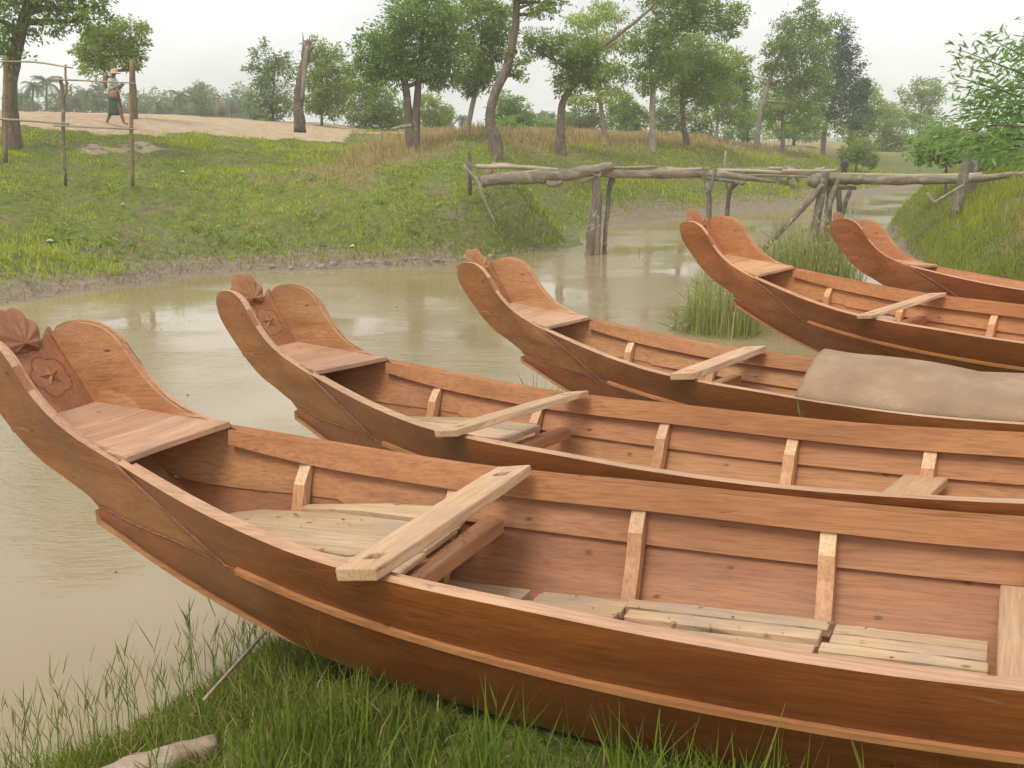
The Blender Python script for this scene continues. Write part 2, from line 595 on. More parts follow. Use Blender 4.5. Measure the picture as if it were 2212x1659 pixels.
# ------------------------------------------------------------------ ground
def vnoise(x, y, seed=0):
    xi, yi = np.floor(x).astype(np.int64), np.floor(y).astype(np.int64)
    fx, fy = x - xi, y - yi
    fx, fy = fx * fx * (3 - 2 * fx), fy * fy * (3 - 2 * fy)

    def hsh(a, b):
        h = (a * 374761393 + b * 668265263 + seed * 974634777) & 0xFFFFFFFF
        h = ((h ^ (h >> 13)) * 1274126177) & 0xFFFFFFFF
        return ((h ^ (h >> 16)) & 0xFFFF) / 65535.0
    return (hsh(xi, yi) * (1 - fx) + hsh(xi + 1, yi) * fx) * (1 - fy) + (hsh(xi, yi + 1) * (1 - fx) + hsh(xi + 1, yi + 1) * fx) * fy


def fbm(x, y, seed=0, oct=4):
    s, a, t_ = 0, 0.5, 0
    for k in range(oct):
        s = s + a * vnoise(x * 2**k, y * 2**k, seed + k)
        t_ += a
        a *= 0.5
    return s / t_ - 0.5


NEAR_LINE = [(-40, -14), (-14, -6), (-5.5, -1.2), (-2.75, 2.1), (-1.85, 3.5), (-1.25, 4.4), (-0.6, 5.0), (0.45, 6.3), (1.9, 8.1), (3.5, 9.5), (4.8, 11.8),
             (6.2, 15.2), (7.9, 20), (10.2, 28), (14.0, 37), (20, 48), (34, 66), (70, 105), (130, 170)]
FAR_LINE = [(-60, 4), (-24, 10.5), (-12, 13.6), (-7.9, 15.1), (-6.6, 17.1), (-5.6, 18.9), (-3.2, 19.7), (-1.4, 20.2), (0.3, 21.9), (1.6, 23.8), (1.75, 25.3),
            (1.9, 28.0), (3.3, 30.3), (6.3, 33.6), (10.3, 37.2), (15.6, 44.5), (22, 55), (36, 75), (70, 113), (128, 178)]


def seg_dist(x, y, line):
    d = np.full(x.shape, 1e9)
    for (ax, ay), (bx, by) in zip(line[:-1], line[1:]):
        vx, vy = bx - ax, by - ay
        u = np.clip(((x - ax) * vx + (y - ay) * vy) / (vx * vx + vy * vy), 0, 1)
        d = np.minimum(d, np.hypot(x - ax - u * vx, y - ay - u * vy))
    return d


def inside(x, y, poly):
    c = np.zeros(x.shape, bool)
    for (ax, ay), (bx, by) in zip(poly, poly[1:] + poly[:1]):
        if ay == by: continue
        c ^= ((ay > y) != (by > y)) & (x < (bx - ax) * (y - ay) / (by - ay) + ax)
    return c


NEAR_POLY = NEAR_LINE + [(900, 170), (900, -900), (-900, -900), (-900, -14)]
FAR_POLY = FAR_LINE + [(900, 178), (900, 2500), (-900, 2500), (-900, 4)]


def sm(v, a, b):
    u = np.clip((v - a) / (b - a), 0, 1)
    return u * u * (3 - 2 * u)


def ground(x, y, full=False):
    x, y = np.asarray(x, float), np.asarray(y, float)
    wx = x + 0.5 * fbm(x * 0.9, y * 0.9, 5, 3)
    wy = y + 0.5 * fbm(x * 0.9, y * 0.9, 9, 3)
    dn = seg_dist(wx, wy, NEAR_LINE) * np.where(inside(wx, wy, NEAR_POLY), 1, -1)
    df = seg_dist(wx, wy, FAR_LINE) * np.where(inside(wx, wy, FAR_POLY), 1, -1)
    # near bank
    d = np.maximum(dn, 0)
    rise = sm(y, 11.5, 19)
    hn = 0.72 * (1 - np.exp(-(d / 0.75) ** 1.3)) + 0.085 * np.minimum(d, 6) + rise * 1.0 * (1 - np.exp(-d / 1.7))
    hn += 0.05 * fbm(x * 2.2, y * 2.2, 21) * sm(d, 0.2, 1.5) + rise * 0.35 * fbm(x * 0.9, y * 0.9, 22) * sm(d, .5, 2)
    hn = np.where(dn > 0, hn, np.maximum(dn * 0.5, -1.2))
    # far bank
    d = np.maximum(df, 0)
    zc = np.interp(x, [-30, -14, -9, -6, -2, 2, 8, 20, 40, 100], [3.0, 2.95, 2.7, 2.5, 2.5, 2.5, 2.35, 2.05, 1.8, 1.6])
    ls = np.interp(x, [-12, -6, -4, -1.8, -.6, .2, 1.7, 4, 10, 30], [8.0, 7.6, 6.0, 3.0, 1.7, 1.2, 1.2, 4.6, 5.2, 5.0])
    ls = ls + (3.4 - ls) * sm(y, 25.5, 28.5) * sm(x, -1, 1) * (1 - sm(x, 8, 14))
    hf = 0.14 * sm(d, 0, 1.1) + (zc - .12) * (1 - np.exp(-(np.maximum(d - .6, 0) / ls) ** 1.15))
    bumps = fbm(x * 0.6, y * 0.6, 31, 5) * 0.75 + fbm(x * 2.0, y * 2.0, 35, 3) * 0.30
    hf += bumps * sm(d, 0.6, 3.0) * (1 - 0.75 * sm(d, 9, 14))
    hf += np.interp(x, [-14, -9, -5, -2], [0.52, 0.44, 0.31, 0.08]) * sm(d, 11.5, 16.0)
    hf -= 0.75 * sm(d, 22, 60)
    hf = np.where(df > 0, hf, np.maximum(df * 0.4, -1.2))
    z = np.maximum(hn, hf)
    z = np.where((dn <= 0) & (df <= 0), np.maximum(np.maximum(dn, df) * 0.45, -1.2), z)
    if not full: return z
    return z, dn, df


def gz(x, y):
    return float(ground(np.array([x]), np.array([y]))[0])


def hit(px_, py_, lo=2.0, hi=160.0):
    """first ground point seen at a measured position"""
    r = ray(px_, py_)
    ys = np.linspace(lo, hi, 3000)
    P = np.array([0, 0, CAM_H])[None] + r[None] * (ys / r[1])[:, None]
    g = np.maximum(ground(P[:, 0], P[:, 1]), 0)
    k = np.nonzero(P[:, 2] <= g)[0]
    i = k[0] if len(k) else len(ys) - 1
    return np.array([P[i, 0], P[i, 1], g[i]])


def spaced(lo, hi, a, b, fine, grow=1.09):
    v = list(np.arange(a, b + 1e-6, fine))
    s, q = fine, a
    while q > lo:
        s *= grow
        q -= s
        v.insert(0, q)
    s, q = fine, v[-1]
    while q < hi:
        s *= grow
        q += s
        v.append(q)
    return np.array(v)


gx = spaced(-900, 900, -14, 15, 0.16)
gy = spaced(-60, 1600, 1.5, 40, 0.16)
GX, GY = np.meshgrid(gx, gy)
GZ, DN, DF = ground(GX, GY, True)
nx, ny = len(gx), len(gy)
idx = np.arange(nx * ny).reshape(ny, nx)
Fq = np.stack([idx[:-1, :-1], idx[:-1, 1:], idx[1:, 1:], idx[1:, :-1]], -1).reshape(-1, 4)
wob = fbm(GX * 0.5, GY * 0.5, 51)
wob2 = fbm(GX * 1.7, GY * 1.7, 57)


def masks(x, y, z, dn, df):
    w1, w2 = fbm(x * 0.5, y * 0.5, 51), fbm(x * 1.7, y * 1.7, 57)
    mud = np.clip(1.15 - np.abs(df - 0.2) / (1.3 + 1.4 * w1 + 0.35 * sm(x, 3, 8)), 0, 1) * (df > -2) * (1 - 0.6 * ((x > -1.2) & (x < 2.2) & (y > 21)))
    mud = np.maximum(mud, np.clip(1 - np.abs(dn) / 0.35, 0, 1) * (dn > -2))
    mud = np.maximum(mud, ((df < 0) & (dn < 0)) * 1.0)
    left = sm(-x + .5 * w1, 5.6, 7.4)
    sand = sm(df + 1.8 * w1 + np.interp(x, [-14, -10, -6], [-1.2, -.5, -.2]), 12.3, 13.3) * (1 - sm(df, 21, 24)) * left
    sand = np.maximum(sand, np.clip(1.0 - np.hypot((x + 10.9) / 1.7, (y - 28.9) / 1.8) + 1.3 * w2, 0, 1) * (x < -6))
    sand = np.maximum(sand, 0.9 * sm(df, 15.2, 15.8) * (1 - sm(df, 17.2, 17.8)) * (1 - left) * sm(-x, -30, -20))
    dry = sm(df + 3 * w1, 4.2, 8.0) * (1 - sm(df, 16, 20)) * sm(x + 2 * w2, -6.8, -3.2) * sm(w2 + 0.5, 0.12, 0.45)
    return np.clip(mud, 0, 1), np.clip(sand, 0, 1), np.clip(dry, 0, 1)


mud_, sand_, dry_ = masks(GX, GY, GZ, DN, DF)
me = np_mesh('ground', np.stack([GX, GY, GZ], -1).reshape(-1, 3), Fq,
             {'mud': ('POINT', mud_.ravel()), 'sand': ('POINT', sand_.ravel()), 'dry': ('POINT', dry_.ravel())})
tag(link('ground', me, M['ground'], None, True), kind='structure')

wv = [(x, y, 0.0) for y in (-70, 240) for x in (-260, 260)]
tag(link('water', pydata('water', wv, [(0, 1, 3, 2)]), M['water']), kind='structure')

# ------------------------------------------------------------------ boats
S_W = ([0, .4, .9, 1.6, 2.5, 3.4, 4.1, 4.5, 4.75], [.279, .389, .488, .550, .560, .498, .38, .25, .08])
S_Z = (S_W[0], [0, -.084, -.170, -.223, -.268, -.253, -.228, -.19, -.14])
S_M = [-.22, 0, .25, .5, 1, 1.5, 2.5, 3.4, 4.1, 4.5, 4.72]
S_MT = [.185, .232, .285, .345, .435, .485, .505, .44, .32, .19, .06]
S_MZ = [-.195, -.235, -.262, -.295, -.36, -.405, -.445, -.43, -.40, -.35, -.28]
S_C = [-.24, 0, .25, .6, 1, 1.5, 2.5, 3.4, 4.1, 4.5, 4.7]
S_CT = [.175, .19, .213, .25, .30, .345, .37, .31, .2, .1, .03]
S_CZ = [-.25, -.36, -.452, -.545, -.60, -.635, -.66, -.64, -.59, -.53, -.46]


def herm(X, Y, s):
    X, Y = np.array(X, float), np.array(Y, float)
    m = np.gradient(Y, X)
    s = np.asarray(s, float)
    i = np.clip(np.searchsorted(X, s) - 1, 0, len(X) - 2)
    h = X[i + 1] - X[i]
    u = (s - X[i]) / h
    return Y[i] * (2 * u**3 - 3 * u**2 + 1) + h * m[i] * (u**3 - 2 * u**2 + u) + Y[i + 1] * (-2 * u**3 + 3 * u**2) + h * m[i + 1] * (u**3 - u**2)


def gw(s): return float(herm(*S_W, s)), float(herm(*S_Z, s))
def mid(s): return float(herm(S_M, S_MT, s)), float(herm(S_M, S_MZ, s))
def chi(s): return float(herm(S_C, S_CT, s)), float(herm(S_C, S_CZ, s))


def side(s, z):
    """inner half width of the hull at station s, height z"""
    a, b, c = gw(s), mid(s), chi(s)
    return float(np.interp(z, [c[1], b[1], a[1]], [c[0], b[0], a[0]])) - 0.03


POSE = [(-1.217, 3.539, 1.421, -.458, .098, -.009), (-.849, 5.205, 1.330, -.633, .108, -.032), (.372, 6.856, 1.258, -.655, .062, -.008),
        (2.123, 8.259, 1.426, -.844, .049, .058), (3.617, 8.952, 1.388, -.735, .081, -.084)]


def pose_matrix(p):
    return Matrix.Translation(p[:3]) @ Matrix.Rotation(p[3], 4, 'Z') @ Matrix.Rotation(-p[4], 4, 'Y') @ Matrix.Rotation(p[5], 4, 'X')


# edges of the wing board (s, half width, z)
WU = [(-.782, .203, .372), (-.774, .205, .398), (-.735, .212, .420), (-.68, .222, .429), (-.60, .240, .423), (-.53, .255, .396), (-.475, .263, .348), (-.435, .266, .290),
      (-.385, .266, .225), (-.31, .264, .150), (-.215, .262, .086), (-.10, .268, .035), (0, .279, 0)]
WL = [(-.782, .203, .372), (-.777, .202, .308), (-.727, .200, .222), (-.667, .197, .145), (-.597, .193, .060), (-.487, .188, -.040), (-.38, .186, -.100), (-.22, .186, -.188), (-.11, .208, -.216), (0, .232, -.234),
      (.25, .285, -.262), (.5, .345, -.297)]


def neg(L): return [(a, -b, c) for a, b, c in L]


def boat_meshes():
    R = {}
    R['wing_board'] = smooth_by_angle(plank(neg(WU), neg(WL), .022, 46, 8, .004))
    ut = [(s, -gw(s)[0], gw(s)[1]) for s in (0.0, .2, .4, .65, .9, 1.25, 1.6, 2.05, 2.5, 3, 3.4, 3.8, 4.1, 4.3, 4.5, 4.65, 4.75)]
    ub = [(s, -mid(s)[0] + .002, mid(s)[1] - .016) for s in (.475, .65, .8, 1, 1.25, 1.5, 1.8, 2.15, 2.5, 3, 3.4, 3.8, 4.1, 4.3, 4.5, 4.62, 4.72)]
    R['upper_strake'] = smooth_by_angle(plank(ut, ub, .024, 64, 6, .010, -.002))
    lt = [(s, -mid(s)[0] - .001, mid(s)[1] + .003 + .011 * float(sm(s, .4, .7))) for s in (-.22, -.1, 0, .25, .5, .75, 1, 1.5, 2, 2.5, 3, 3.4, 3.8, 4.1, 4.3, 4.5, 4.6, 4.72)]
    lb = [(s, -chi(s)[0], chi(s)[1]) for s in (-.24, -.12, 0, .25, .5, .75, 1, 1.5, 2, 2.5, 3, 3.4, 3.8, 4.1, 4.3, 4.5, 4.6, 4.7)]
    R['lower_strake'] = smooth_by_angle(plank(lt, lb, .018, 64, 6, .010, lambda s_: .001 + .020 * sm(s_, .40, .75)))
    # bevelled ledge strip along the top of the lower board
    mb = MB()
    ss = np.linspace(.56, 4.6, 50)
    prof = [(.0, .012), (.024, .004), (.024, -.012), (.0, -.012)]
    V, F = [], []
    for s in ss:
        a, b = mid(s)
        for q, r in prof: V.append((s, -a - q, b + .012 + r))
    for i in range(len(ss) - 1):
        for j in range(4):
            F.append((i * 4 + j, i * 4 + (j + 1) % 4, (i + 1) * 4 + (j + 1) % 4, (i + 1) * 4 + j))
    F += [(3, 2, 1, 0), tuple((len(ss) - 1) * 4 + j for j in range(4))]
    R['ledge_strip'] = pydata('ledge', V, F)
    # inner band under the rail
    ct = [(s, -gw(s)[0] + .034, gw(s)[1] - .008) for s in (.03, .2, .4, .65, .9, 1.25, 1.6, 2.05, 2.5, 3, 3.4, 3.8, 4.1, 4.3, 4.5)]
    cb = []
    for s, y, z in ct:
        z2 = z - min(.078, .050 + .09 * s)
        cb.append((s, -side(s, z2) + .001, z2))
    R['rail_band'] = smooth_by_angle(plank(ct, cb, .026, 60, 3, 0.0, 0.0))
    # lining of the wing, inside
    LU = [(-.768, -.181, .388), (-.73, -.188, .408)] + [(a, -b + .024, c - .006) for a, b, c in WU[3:-1]] + [(-.05, -.243, .020)]
    LL = [(-.768, -.181, .384), (-.715, -.185, .29), (-.655, -.192, .19), (-.600, -.198, .096), (-.47, -.215, .082), (-.33, -.226, .062), (-.2, -.229, .040), (-.05, -.241, .016)]
    R['wing_lining'] = smooth_by_angle(plank(LU, LL, .018, 36, 6, 0.0, 0.0))
    # bottom: ramp under the raised end, then the flat bottom with edges standing a little proud
    pr = [(-.778, .182, .362), (-.768, .181, .305), (-.716, .179, .222), (-.656, .176, .145), (-.586, .172, .062), (-.476, .168, -.036), (-.37, .180, -.096), (-.27, .184, -.165), (-.21, .184, -.225), (-.12, .178, -.30), (0, .186, -.362)]
    V, F = [], []
    for s, w, z in pr: V += [(s, -w, z), (s, w, z), (s + .010, w, z + .008), (s + .010, -w, z + .008)]
    for i in range(len(pr) - 1):
        for j in range(4): F.append((i * 4 + j, i * 4 + (j + 1) % 4, (i + 1) * 4 + (j + 1) % 4, (i + 1) * 4 + j))
    F += [(3, 2, 1, 0), tuple((len(pr) - 1) * 4 + j for j in range(4))]
    R['end_ramp'] = pydata('ramp', V, F)
    V, F = [], []
    ss = np.concatenate([[-.285], np.linspace(-.25, 4.7, 60)])
    for k, s in enumerate(ss):
        a, b = chi(max(s, -.24))
        if k == 0: a, b = a - .03, b + .022
        for q, r in ((-a - .016, .006), (-a - .016, -.012), (0, -.026), (a + .016, -.012), (a + .016, .006), (0, .004)): V.append((s, q, b + r))
    for i in range(len(ss) - 1):
        for j in range(6): F.append((i * 6 + j, i * 6 + (j + 1) % 6, (i + 1) * 6 + (j + 1) % 6, (i + 1) * 6 + j))
    F += [(5, 4, 3, 2, 1, 0), tuple((len(ss) - 1) * 6 + j for j in range(6))]
    R['bottom_board'] = smooth_by_angle(pydata('bottom', V, F))
    # stem of the low end
    R['stem_post'] = bevelled(pydata('stem', [(4.62, -.03, -.50), (4.70, -.03, -.50), (4.70, .03, -.50), (4.62, .03, -.50), (4.70, -.035, -.09), (4.84, -.03, -.06), (4.84, .03, -.06), (4.70, .035, -.09)],
                              box_vf(0, 1, 0, 1, 0, 1)[1]), .006)
    # carved end board: outline across t, along the slope
    ax = np.array([-.592, 0, .090]); up = np.array([-.193, 0, .317]); up /= np.linalg.norm(up); nrm = np.array([up[2], 0, -up[0]])
    right = [(.197, -.01), (.192, .1), (.187, .2), (.183, .30), (.181, .372), (.172, .378), (.155, .362), (.135, .338), (.105, .322), (.062, .318)]
    outl = right + [(-a, b) for a, b in right[::-1]]
    V = [ax + up * b + np.array([0, a, 0]) for a, b in outl] + [ax + up * b + np.array([0, a, 0]) - nrm * .026 for a, b in outl]
    n = len(outl)
    F = [tuple(range(n)), tuple(range(2 * n - 1, n - 1, -1))] + [(i, n + i, n + (i + 1) % n, (i + 1) % n) for i in range(n)]
    me = pydata('transom', V, F)
    bm = bmesh.new(); bm.from_mesh(me)
    bmesh.ops.triangulate(bm, faces=[f for f in bm.faces if len(f.verts) > 4]); bmesh.ops.recalc_face_normals(bm, faces=bm.faces)
    bm.to_mesh(me); bm.free()
    R['end_board'] = me
    # scalloped head: fluted shell fanning out above the end board
    V, F = [], []
    nr, na = 8, 61
    cen = ax + up * .312 + np.array([.006, .008, 0])
    vdir = up + np.array([.08, 0, 0]); vdir /= np.linalg.norm(vdir)
    vn = np.array([vdir[2], 0, -vdir[0]])
    for sd_ in (1, -1):
        for i in range(nr):
            q = i / (nr - 1)
            for j in range(na):
                ph = math.radians(-112 + 224 * j / (na - 1))
                R_ = .152 * (math.cos(ph * .62) ** .75) * (1 + .13 * abs(math.sin(ph * 4.5)))
                dome = (.019 * math.sqrt(max(0, 1 - q ** 2.2)) + .013) * (1 + .15 * math.cos(ph * 12) * min(1, q * 1.6))
                V.append(cen + vdir * R_ * q * math.cos(ph) + np.array([0, R_ * q * math.sin(ph) * .80, 0]) + vn * sd_ * dome)
    for k in (0, 1):
        for i in range(nr - 1):
            for j in range(na - 1):
                a = k * nr * na
                f = (a + i * na + j, a + (i + 1) * na + j, a + (i + 1) * na + j + 1, a + i * na + j + 1)
                F.append(f if k == 0 else f[::-1])
    m_ = nr * na
    for j in range(na - 1):
        a, b = (nr - 1) * na + j, (nr - 1) * na + j + 1
        F.append((a, m_ + a, m_ + b, b))
    for i in range(nr - 1):
        for j in (0, na - 1):
            a, b = i * na + j, (i + 1) * na + j
            F.append((a, b, m_ + b, m_ + a))
    R['shell_head'] = smooth_by_angle(pydata('shell', V, F), 35)
    # carved star with facets, and its beaded scalloped border
    V, F = [], []
    c0 = ax + up * .165 + nrm * .001 + np.array([0, .058, 0])
    for i in range(10):
        r = .050 if i % 2 == 0 else .018
        an = math.pi / 2 + i * math.pi / 5 + .1
        V.append(c0 + up * r * math.sin(an) + np.array([0, r * math.cos(an), 0]))
    V.append(c0 + nrm * .016)
    F = [(i, (i + 1) % 10, 10) for i in range(10)]
    R['star_carving'] = pydata('star', V, F)
    mb = MB()
    for i in range(54):
        an = 2 * math.pi * i / 54
        r = .070 + .013 * abs(math.sin(2.5 * an)) * 1.2
        c = c0 + up * r * math.sin(an) * 1.08 + np.array([0, r * math.cos(an), 0])
        V, F = [], []
        for u, v in ((1, 0), (0, 1), (-1, 0), (0, -1)): V.append(c + up * .0034 * u + np.array([0, .0034 * v, 0]))
        V.append(c + nrm * .006)
        mb.add(V, [(0, 1, 4), (1, 2, 4), (2, 3, 4), (3, 0, 4)])
    for i in range(26):
        an = math.pi * (1.05 + .9 * i / 25)
        c = ax + up * (.375 + .092 * math.sin(an)) + np.array([0, .008 + .100 * math.cos(an), 0]) + nrm * .001
        V = [c + up * .005 * u + np.array([0, .004 * v, 0]) for u, v in ((1, 0), (0, 1), (-1, 0), (0, -1))] + [c + nrm * .006]
        mb.add(V, [(0, 1, 4), (1, 2, 4), (2, 3, 4), (3, 0, 4)])
    R['beaded_border'] = pydata('beads', mb.V, mb.F)
    # nail heads: small dark discs along rail band and boards
    mb = MB()
    rgn = np.random.default_rng(4)
    def nail(c, n_):
        n_ = np.array(n_, float); n_ /= np.linalg.norm(n_)
        a_ = np.cross(n_, [1, 0, .2]); a_ /= np.linalg.norm(a_); b_ = np.cross(n_, a_)
        r_ = rgn.uniform(.0035, .0065)
        V = [np.array(c) + (a_ * math.cos(t_) + b_ * math.sin(t_)) * r_ + n_ * .0012 for t_ in np.linspace(0, 2 * math.pi, 6, endpoint=False)] + [np.array(c) + n_ * .0022]
        mb.add(V, [(i, (i + 1) % 6, 6) for i in range(6)])
    for sg in (-1, 1):
        for s in np.arange(.25, 4.3, .17):
            s += rgn.uniform(-.05, .05)
            w_, z_ = gw(s); zz_ = z_ - rgn.uniform(.025, .06)
            nail((s, sg * (w_ - .058 - (z_ - zz_) * .22), zz_), (0, -sg, .2))
        for s in np.arange(.7, 4.3, .26):
            s += rgn.uniform(-.06, .06)
            a_, b_ = mid(s); c_, d_ = chi(s)
            nail((s, sg * (a_ + .026), b_ - .05), (0, sg, -.15))
    R['nail_heads'] = pydata('nails', mb.V, mb.F)
    # caulked seam at the edge of the wing board
    mb = MB()
    for sg in (-1, 1):
        p0, p1 = np.array([0.0, sg * .279, -.004]), np.array([.5, sg * .345, -.297])
        q_ = [p0 + (p1 - p0) * u + np.array([.02 * math.sin(u * 3.14), sg * (.005 + .012 * math.sin(u * 3.14)), 0]) for u in np.linspace(0, 1, 12)]
        mb.tube(q_, np.full(12, .0055), 6, .15, 3)
        q_ = [np.array([s, sg * (mid(s)[0] + .004), mid(s)[1] + .001]) for s in np.linspace(-.20, .52, 16)]
        mb.tube(q_, np.full(16, .0042), 6, .15, 4)
    R['caulked_seam'] = pydata('seam', mb.V, mb.F)
    # end deck boards
    def deckboard(s0, s1, z0, z1, concave=0.0, drop=0.0):
        V, F = [], []
        ny_ = 13
        rows = []
        for k, (s, z) in enumerate(((s0, z0), ((s0 + s1) / 2, (z0 + z1) / 2), (s1, z1))):
            w = float(np.interp(s, [-.62, -.47, -.33, -.2, -.05, .03], [.198, .214, .225, .228, .241, .262])) - .004
            for j in range(ny_):
                v = -1 + 2 * j / (ny_ - 1)
                so = s - (concave * (1 - v * v) if k == 2 else 0)
                V.append((so, w * v, z + .006 * v * v))
        m = len(V)
        V += [(a, b, c - .024) for a, b, c in V]
        for k in range(2):
            for j in range(ny_ - 1):
                a = k * ny_ + j
                F.append((a, a + ny_, a + ny_ + 1, a + 1)); F.append((m + a, m + a + 1, m + a + ny_ + 1, m + a + ny_))
        for j in range(ny_ - 1):
            F.append((j, j + 1, m + j + 1, m + j)); a = 2 * ny_ + j
            F.append((a, m + a, m + a + 1, a + 1))
        for k in range(2):
            a = k * ny_; F.append((a, m + a, m + a + ny_, a + ny_)); a += ny_ - 1
            F.append((a, a + ny_, m + a + ny_, m + a))
        me = pydata('deck', V, F)
        return bevelled(me, .003)
    R['deck_a'] = deckboard(-.598, -.372, .098, .066)
    R['deck_b'] = deckboard(-.367, .028, .0655, .012, .03)
    return R


BM = boat_meshes()
BMF = {k: flip_y(v) for k, v in BM.items() if k in ('wing_board', 'upper_strake', 'lower_strake', 'ledge_strip', 'rail_band', 'wing_lining')}
M['nail'] = plain('rusty nail', (.05, .035, .03), .6, .3)
M['caulk'] = plain('resin caulk', (.20, .085, .045), .7, .3, 40)
BMAT = dict(wing_board='wing', upper_strake='hull', lower_strake='hull', ledge_strip='clamp', rail_band='clamp', wing_lining='lining', end_ramp='hull', bottom_board='strake',
            stem_post='hull', end_board='transom', shell_head='transom', star_carving='carve', beaded_border='carve', deck_a='deck', deck_b='deck', nail_heads='nail', caulked_seam='caulk')


def dress(me, k, sg):
    me.materials.append(M[BMAT[k]])
    if k not in ('upper_strake', 'lower_strake', 'wing_board', 'rail_band', 'wing_lining', 'end_ramp', 'bottom_board'): return
    me.materials.append(M['lining' if k in ('wing_board', 'wing_lining') else ('strake' if k != 'rail_band' else 'clamp')])      # unoiled inside
    me.materials.append(M['edge'])
    for p_ in me.polygons:
        n = p_.normal
        if k in ('end_ramp', 'bottom_board'):
            p_.material_index = 1 if n.z > .3 else 0
        elif n.z > .55 and abs(n.y) < .7 and k != 'lower_strake': p_.material_index = 2
        elif n.y * sg < -.15: p_.material_index = 1


for k in list(BM): dress(BM[k], k, -1)
for k in BMF:
    BMF[k].materials.clear()
    dress(BMF[k], k, 1)


def rib_mesh(s, sg, zt_drop=.072, wd_=.05, dp=.042):
    """side timber following the inside of the hull, with a slanted fresh-cut top"""
    zt = gw(s)[1] - zt_drop
    zb = chi(s)[1] + .045
    zz = np.linspace(zt, zb, 5)
    V, F = [], []
    for i, z in enumerate(zz):
        yo = side(s, z) + (-.004 if i else .002)
        yi = yo - (dp if i else .012)
        if i == 0: z += .002
        V += [(s - wd_ / 2, sg * yo, z), (s + wd_ / 2, sg * yo, z), (s + wd_ / 2, sg * yi, z), (s - wd_ / 2, sg * yi, z)]
    V2 = []
    for i in range(5):
        for j in range(4):
            F.append((0, 0, 0, 0))
    F = []
    for i in range(4):
        for j in range(4): F.append((i * 4 + j, i * 4 + (j + 1) % 4, (i + 1) * 4 + (j + 1) % 4, (i + 1) * 4 + j))
    F += [(0, 3, 2, 1), (16, 17, 18, 19)]
    if sg < 0: F = [f[::-1] for f in F]
    me = pydata('rib', V, F)
    me.materials.append(M['rib'])
    me.materials.append(M['ribcap'])
    # the sloped cut at the top is fresh pale wood
    for p_ in me.polygons:
        c = p_.center
        if abs(p_.normal.y) > .25 and c.z > (zz[0] + zz[1]) / 2 - .02 and abs(c.y) < side(s, c.z) - .006: p_.material_index = 1
    return me


def board_mesh(x0, x1, y0, y1, z0, z1, bev=.004, skew=0.0, warp=0.0, n=6, seed=0):
    """sawn board with slight warp and uneven edges; long axis x or y"""
    rg = np.random.default_rng(seed)
    lx = (x1 - x0) > (y1 - y0)
    V, F = [], []
    for i in range(n + 1):
        u = i / n
        e = rg.normal(0, .0025, 4)
        wz = warp * math.sin(u * math.pi)
        if lx:
            x = x0 + (x1 - x0) * u
            V += [(x + skew * 0, y0 + e[0], z0 + wz), (x, y1 + e[1], z0 + wz), (x, y1 + e[2], z1 + wz), (x, y0 + e[3], z1 + wz)]
        else:
            y = y0 + (y1 - y0) * u
            V += [(x1 + e[0], y, z0 + wz), (x0 + e[1], y, z0 + wz), (x0 + e[2], y, z1 + wz), (x1 + e[3], y, z1 + wz)]
    for i in range(n):
        for j in range(4): F.append((i * 4 + j, i * 4 + (j + 1) % 4, (i + 1) * 4 + (j + 1) % 4, (i + 1) * 4 + j))
    F += [(0, 3, 2, 1), tuple(n * 4 + j for j in range(4))]
    me = pydata('board', V, F)
    return bevelled(me, bev) if bev else me


LABELS = ['nearest red-brown wooden boat, loose weathered boards lying in its bottom',
          'second wooden boat from the camera, its two-pronged end over open water',
          'wooden boat with a woven mat spread over its middle',
          'wooden boat in front of the tall reeds, fourth from the camera',
          'farthest wooden boat, against the grassy right-hand bank']
ribs = [.33, .90, 1.58, 2.20, 2.78, 3.4, 4.0]
RIB = {(s, g): rib_mesh(s, g) for s in ribs for g in (-1, 1)}
beamA = bevelled(board_mesh(1.03, 1.11, -.39, .39, -.39, -.338, 0, n=3), .004); beamA.materials.append(M['beam'])
beamB = bevelled(board_mesh(2.69, 2.86, -.435, .435, -.475, -.44, 0, n=3), .004); beamB.materials.append(M['thwart'])
beamC = bevelled(board_mesh(3.5, 3.6, -.36, .36, -.44, -.40, 0, n=3), .004); beamC.materials.append(M['beam'])
THW = []
BOATS = []


